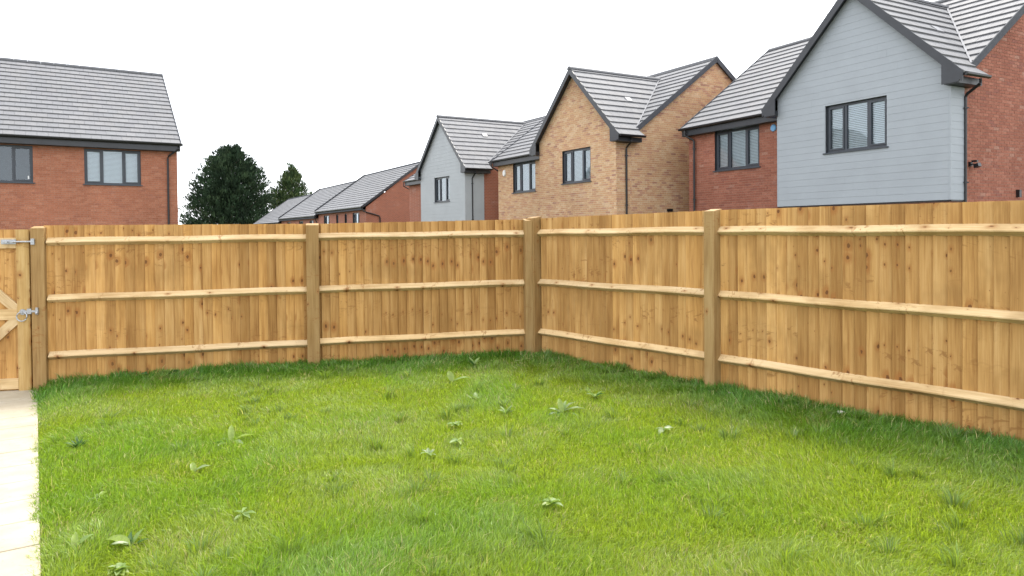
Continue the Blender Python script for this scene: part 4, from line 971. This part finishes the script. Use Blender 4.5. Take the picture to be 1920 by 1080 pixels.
# ------------------------------------------------------------------ lawn
def in_lawn(x, y):
    dp = (x - PF.x) * pnor.x + (y - PF.y) * pnor.y
    nl = Vector((-gd.y, gd.x)); dl = (x - LEFT.x) * nl.x + (y - LEFT.y) * nl.y
    nr = Vector((rdir.y, -rdir.x)); nr = nr if nr.dot(Vector((0, 0)) - CORNER) > 0 else -nr; dr = (x - CORNER.x) * nr.x + (y - CORNER.y) * nr.y
    return dp, -dl, dr
def make_grass():
    N = 1150000
    # sample with density falling with distance
    y = 2.7 * (9.9 / 2.7) ** rng.random(N) ; u_ = rng.random(N); xa = -.74 * y - .35; xb = .86 * y + 1.0
    x = xa + u_ * (xb - xa)
    # density ~ 1/y^2 relative per area -> thin near
    keep = rng.random(N) < np.minimum(1.0, (y / 4.6) ** 0.55)
    x, y = x[keep], y[keep]
    dp, dl, dr = in_lawn(x, y)
    edge = -.030 + .075 * (vnoise(x, y, .12, 9) - .5)
    ok = (dp > edge) & (dl > .005) & (dr > .005)
    x, y, dp, dl, dr = x[ok], y[ok], dp[ok], dl[ok], dr[ok]
    n = len(x); z = ground_z(x, y) - .01
    # coarse tufts: extra blades fanning out from a point
    rt = np.random.default_rng(5); tx = [-.55, .15, -.95, 2.6, 1.9, 3.0, 2.35, -.2, 1.35, .7, 2.2, -2.0]; ty = [4.05, 3.75, 3.7, 4.2, 3.6, 5.0, 4.9, 3.6, 3.55, 4.6, 5.6, 6.3]
    for _ in range(130):
        yy = rt.uniform(3.4, 9.2); xx = rt.uniform(-.72, .72) * yy; a_, b_, c_ = in_lawn(xx, yy)
        if a_ > .15 and b_ > .1 and c_ > .05: tx.append(xx); ty.append(yy)
    for j in range(70):                    # long grass along the foot of the right fence
        t = rt.uniform(.2, 5.6); q_ = CORNER + rdir * t; o_ = rt.uniform(.04, .35); tx.append(q_.x - abs(rdir.y) * o_); ty.append(q_.y - abs(rdir.x) * o_)
    TX, TY, TA, TL = [], [], [], []
    for cx, cy in zip(tx, ty):
        m = int(rt.uniform(50, 130)); r_ = np.abs(rt.normal(0, .035, m)); a_ = rt.uniform(0, 6.28, m) * .6 + rt.uniform(0, 6.28)
        TX.append(cx + r_ * np.cos(a_)); TY.append(cy + r_ * np.sin(a_)); TA.append(a_); TL.append(np.full(m, rt.uniform(.085, .15)))
    nt = sum(map(len, TX)); TX, TY, TA, TL = map(np.concatenate, (TX, TY, TA, TL))
    x = np.concatenate([x, TX]); y = np.concatenate([y, TY]); z = np.concatenate([z, ground_z(TX, TY) - .01])
    dp2, dl2, dr2 = in_lawn(TX, TY); dp = np.concatenate([dp, dp2]); dl = np.concatenate([dl, dl2]); dr = np.concatenate([dr, dr2]); n = len(x)
    dist = np.hypot(x, y)
    n1 = vnoise(x, y, .55, 21); n2 = vnoise(x, y, .17, 22); n3 = vnoise(x, y, 1.6, 23); n4 = vnoise(x, y, .07, 25)
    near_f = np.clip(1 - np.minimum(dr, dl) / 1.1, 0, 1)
    rightb = np.clip(1 - np.abs(dr - 1.0) / 1.6, 0, 1)
    lush = .35 * n1 + .25 * n2 + .40 * n3
    L = (.034 + .050 * lush + .040 * near_f * (.5 + n2) + .02 * np.clip((4.6 - y) / 1.5, 0, 1) * n1) * rng.uniform(.55, 1.35, n)
    tall = rng.random(n) < .02; L = np.where(tall, L * 1.45, L)
    L *= np.clip(.8 + dp / .6, .8, 1)
    # lean field
    th = 2 * math.pi * (vnoise(x, y, .75, 31) * 1.5 + .25 * vnoise(x, y, .2, 32)) ; ls = .15 + .55 * vnoise(x, y, .3, 33)
    lx = np.cos(th) * ls + rng.normal(0, .42, n) - .9 * np.clip(1 - dp / .06, 0, 1) * rng.random(n); ly = np.sin(th) * ls + rng.normal(0, .42, n)
    L[-nt:] = TL * rng.uniform(.6, 1.2, nt); lx[-nt:] = np.cos(TA) * rng.uniform(.3, .95, nt) + rng.normal(0, .12, nt); ly[-nt:] = np.sin(TA) * rng.uniform(.3, .95, nt) + rng.normal(0, .12, nt)
    az = rng.uniform(0, 2 * math.pi, n); w = (.0009 + .00032 * dist) * rng.uniform(.6, 1.3, n)
    wx, wy = np.cos(az) * w, np.sin(az) * w
    V = np.zeros((n, 5, 3), np.float32)
    V[:, 0] = np.stack([x - wx, y - wy, z], 1); V[:, 1] = np.stack([x + wx, y + wy, z], 1)
    mx_, my_ = x + lx * L * .28, y + ly * L * .28; mz = z + L * .62
    V[:, 2] = np.stack([mx_ + wx * .8, my_ + wy * .8, mz], 1); V[:, 3] = np.stack([mx_ - wx * .8, my_ - wy * .8, mz], 1)
    bend = np.hypot(lx, ly); V[:, 4] = np.stack([x + lx * L * .85, y + ly * L * .85, z + L * np.clip(1.12 - .38 * bend, .45, 1.1)], 1)
    # colours: patches of yellower, thinner and lusher turf; darker green towards the fences
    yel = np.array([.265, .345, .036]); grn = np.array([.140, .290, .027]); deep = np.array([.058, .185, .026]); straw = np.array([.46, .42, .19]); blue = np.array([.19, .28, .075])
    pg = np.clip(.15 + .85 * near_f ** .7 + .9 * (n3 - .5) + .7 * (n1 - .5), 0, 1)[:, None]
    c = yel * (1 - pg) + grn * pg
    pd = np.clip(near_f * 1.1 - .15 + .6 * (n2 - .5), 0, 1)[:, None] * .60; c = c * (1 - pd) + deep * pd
    k = rng.random(n); c = np.where((k < .05)[:, None], straw, c); c = np.where(((k > .07) & (k < .12))[:, None], blue, c)
    drypatch = ((vnoise(x, y, .38, 41) > .72) & (rng.random(n) < .12))[:, None]; c = np.where(drypatch, straw * .9, c)
    tm_ = np.zeros((n, 1), bool); tm_[-nt:, 0] = rng.random(nt) < .55; c = np.where(tm_, blue * .85, c)
    c = c * rng.uniform(.62, 1.38, n)[:, None]
    verts = V.reshape(-1, 3); me = bpy.data.meshes.new('grass')
    me.vertices.add(n * 5); me.vertices.foreach_set('co', verts.ravel())
    base = (np.arange(n) * 5)[:, None]; loops = np.concatenate([base + np.array([[0, 1, 2, 3]]), base + np.array([[3, 2, 4]])], 1).astype(np.int32)
    me.loops.add(n * 7); me.loops.foreach_set('vertex_index', loops.ravel())
    me.polygons.add(n * 2); ls_ = np.stack([np.arange(n) * 7, np.arange(n) * 7 + 4], 1).astype(np.int32); lt = np.tile(np.array([4, 3], np.int32), n)
    me.polygons.foreach_set('loop_start', ls_.ravel()); me.polygons.foreach_set('loop_total', lt)
    me.update(calc_edges=True)
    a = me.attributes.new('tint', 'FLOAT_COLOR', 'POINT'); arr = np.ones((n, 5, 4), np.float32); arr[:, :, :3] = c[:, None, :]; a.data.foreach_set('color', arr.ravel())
    me.materials.append(MATS['grass_blade']); o = link('grass', me); tagit(o, 'long patchy lawn grass inside the fence', 'grass', kind='stuff')
    
make_grass()

# ------------------------------------------------------------------ weeds, stones
def leafmat(name, col, rough=.45):
    s = NT(name); s.t.nodes.remove(s.b); oi = s.n('ShaderNodeObjectInfo'); geo = s.n('ShaderNodeNewGeometry')
    n = s.noise(geo.outputs['Position'], 60, 3, .6); c = s.mix(1.0, c4(col), s.ramp(n, [(.3, (.8, .8, .8)), (.7, (1.15, 1.15, 1.15))]), 'MULTIPLY')
    d = s.n('ShaderNodeBsdfDiffuse'); s.l(c, d.inputs[0]); t = s.n('ShaderNodeBsdfTranslucent'); s.l(c, t.inputs[0]); g = s.n('ShaderNodeBsdfGlossy'); g.inputs['Roughness'].default_value = rough
    a = s.n('ShaderNodeMixShader'); a.inputs[0].default_value = .5; s.l(d.outputs[0], a.inputs[1]); s.l(t.outputs[0], a.inputs[2])
    b = s.n('ShaderNodeMixShader'); b.inputs[0].default_value = .05; s.l(a.outputs[0], b.inputs[1]); s.l(g.outputs[0], b.inputs[2]); s.l(b.outputs[0], s.out.inputs[0])
leafmat('leaf_bright', (0.26, 0.36, 0.045)); leafmat('leaf_dark', (0.06, 0.15, 0.03)); leafmat('leaf_pale', (0.21, 0.32, 0.065), .5); leafmat('leaf_silver', (0.25, 0.33, 0.13), .4)
def leaf_mesh(L, W, curl, fold, mat):
    mb = MB(); n = 6; vs = []
    for i in range(n + 1):
        t = i / n; w = W * (math.sin(math.pi * min(1, t * .93 + .05)) ** .8) * (1 if 0 < i < n else .12); ang = curl * t
        y = L * (math.sin(ang) / curl if curl else t); z = L * ((1 - math.cos(ang)) / curl if curl else 0)
        vs += [(-w / 2, y, -z + fold * w + .003 * math.sin(i * 2.1)), (0, y, -z), (w / 2, y, -z + fold * w + .003 * math.sin(i * 1.3 + 1))]
    fs = []
    for i in range(n):
        a = i * 3; fs += [(a, a + 1, a + 4, a + 3), (a + 1, a + 2, a + 5, a + 4)]
    mb.add(vs, fs); return mb.mesh('leaf', mat, True)
LM = {}
def weed(name, x, y, leaves, label, group='broad-leaved weeds growing in the lawn', seed=0):
    rs = random.Random(seed + int(x * 1000)); E_ = empty(name, (x, y, float(ground_z(x, y)) - .012), label, 'weed', group); E_.scale = (.85, .85, .85)
    for (az, tilt, L, W, mat, lift) in leaves:
        key = (round(L, 2), round(W, 2), mat)
        if key not in LM: LM[key] = leaf_mesh(L, W, .7, .28, mat)
        o = link('leaf', LM[key], E_); o.rotation_euler = (math.radians(tilt), rs.uniform(-.3, .3), math.radians(az)); o.location = (0, 0, lift)
def ros(n, L, W, mats, tilt=(15, 55), lift=.02, seed=0):
    rs = random.Random(seed); return [(360 * i / n + rs.uniform(-25, 25), rs.uniform(*tilt), L * rs.uniform(.7, 1.15), W * rs.uniform(.8, 1.15), rs.choice(mats), lift + rs.uniform(0, .02)) for i in range(n)]
B_, D_, P_, S_ = 'leaf_bright', 'leaf_dark', 'leaf_pale', 'leaf_silver'
weed('dock_plant', -2.25, 5.67, [(20, 70, .20, .06, B_, .03), (-70, 35, .22, .055, B_, .04), (100, 20, .2, .055, D_, .03), (-120, 25, .18, .05, S_, .04), (150, 30, .17, .05, B_, .02), (55, 30, .16, .04, P_, .03)], 'tall bright dock plant with an upright yellow-green leaf on the left of the lawn')
weed('dock_plant', -.66, 7.8, [(15, 75, .18, .085, B_, .03), (-75, 30, .24, .05, P_, .04), (-100, 20, .20, .05, B_, .03), (110, 15, .14, .05, D_, .02)], 'dock plant with one round upright leaf in the far middle of the lawn')
weed('dock_plant', .44, 6.38, [(0, 70, .19, .06, B_, .04), (-60, 45, .22, .055, S_, .05), (-85, 25, .26, .05, S_, .06), (70, 40, .17, .05, P_, .03), (150, 30, .16, .05, D_, .02), (110, 25, .18, .045, D_, .03), (-20, 60, .18, .04, P_, .04), (-120, 20, .2, .05, D_, .03)], 'large spreading dock plant with shiny silvery leaves right of the lawn centre')
weed('dock_plant', -2.11, 3.9, [(75, 25, .19, .065, B_, .06), (-30, 65, .15, .035, P_, .03), (-70, 45, .13, .03, D_, .03), (10, 70, .12, .03, D_, .03), (120, 40, .12, .04, S_, .05)], 'low dock plant with a broad flat leaf near the path, lower left lawn')
weed('dock_plant', -2.42, 3.91, [(25, 65, .13, .045, B_, .03), (-45, 50, .14, .05, P_, .04), (100, 20, .10, .04, D_, .02), (180, 25, .1, .03, B_, .02)], 'small two-leaved dock plant nearest the edge of the paved path')
weed('dock_plant', -2.27, 5.05, [(30, 60, .11, .05, B_, .03), (-70, 35, .14, .045, S_, .04), (160, 25, .09, .03, B_, .02)], 'small weed with one bright leaf and one silvery leaf, below the tall dock plant')
weed('thistle_weed', -.06, 6.40, ros(9, .13, .035, [S_, P_], (45, 80), .02, 4), 'silvery upright tuft of narrow leaves in the middle of the lawn')
weed('weed_plant', -.38, 6.97, ros(6, .10, .05, [P_, S_], (30, 65), .03, 5), 'small pale weed just beyond the silvery tuft')
weed('weed_plant', -.47, 8.63, ros(8, .16, .04, [P_, P_, D_], (35, 75), .05, 6), 'pale weed in the shade near the left of the fence corner')
weed('weed_plant', .12, 8.9, [(-60, 10, .20, .05, P_, .08), (100, 15, .12, .04, P_, .07)], 'flopped pale leaf lying in the shade at the foot of the corner post')
weed('weed_plant', 1.22, 5.79, ros(5, .13, .05, [S_, P_], (5, 30), .06, 7), 'low weed with flat white-shining leaves on the right of the lawn')
weed('weed_plant', -.48, 5.98, ros(8, .09, .045, [P_, B_, P_], (15, 50), .05, 8), 'clump of small pale round leaves in the middle of the lawn')
weed('weed_plant', -.43, 5.50, ros(5, .09, .04, [P_, B_], (5, 30), .05, 9), 'small flat pale weed just below the clump of round leaves')
weed('weed_plant', .22, 4.2, ros(7, .085, .04, [P_, B_], (10, 45), .07, 10), 'small pale star-shaped weed in the front centre of the lawn')
weed('weed_plant', -2.68, 4.59, ros(5, .10, .045, [S_, P_, B_], (5, 40), .04, 11), 'weed with white-shining leaves beside the path, left foreground')
weed('weed_plant', -1.61, 4.21, ros(5, .09, .035, [P_], (5, 30), .06, 12), 'little pale-leaved weed right of the broad flat dock leaf')
weed('clover_patch', -2.0, 3.58, ros(16, .07, .045, [P_, B_, P_], (5, 50), .06, 13), 'crowded patch of pale small-leaved weed in the lower left corner of the lawn')
weed('weed_plant', 1.67, 7.44, [(80, 15, .16, .06, P_, .06), (-60, 20, .14, .05, P_, .05), (0, 30, .1, .04, D_, .05)], 'broad pale leaf lying in the shade under the right fence post')
weed('weed_plant', .80, 6.95, ros(7, .15, .045, [P_, D_, B_], (30, 70), .04, 15), 'mixed weed tuft just behind the large spreading dock plant')
weed('weed_plant', -3.5, 5.71, ros(26, .13, .018, [D_, D_, P_], (40, 85), .02, 16), 'dark green tuft near the path on the far left of the lawn')
weed('weed_plant', -4.31, 8.32, ros(5, .11, .07, [P_, D_], (20, 60), .05, 17), 'left one of two pale-leaved weeds at the foot of the left fence')
weed('weed_plant', -4.02, 8.38, ros(6, .12, .075, [P_, D_], (20, 60), .06, 18), 'right one of two pale-leaved weeds at the foot of the left fence')
weed('weed_plant', -.62, 5.2, ros(6, .09, .03, [P_, S_], (20, 60), .05, 19), 'thin-leaved pale weed left of the lawn centre, nearest below the flat pale weed')
for i, (sx_, sy_, r, lab) in enumerate(((2.93, 6.30, .028, 'pale pebble against the foot of the right fence'), (2.20, 7.07, .02, 'small pale pebble by the right fence post'))):
    bm = MB(); pts = []; n = 8
    for j in range(5):
        ph = math.pi * j / 4
        for k in range(n): rr = r * (1 + .15 * math.sin(k * 2.3 + j)); pts.append((rr * 1.3 * math.sin(ph) * math.cos(2 * math.pi * k / n), rr * math.sin(ph) * math.sin(2 * math.pi * k / n), rr * .6 * math.cos(ph)))
    fs = [(j * n + k, j * n + (k + 1) % n, (j + 1) * n + (k + 1) % n, (j + 1) * n + k) for j in range(4) for k in range(n)]
    bm.add(pts, fs); o = bm.obj('pebble', 'pebble_stone', None, True); o.location = (sx_ - .06, sy_ - .06, float(ground_z(sx_, sy_)) + .055); tagit(o, lab, 'pebble')
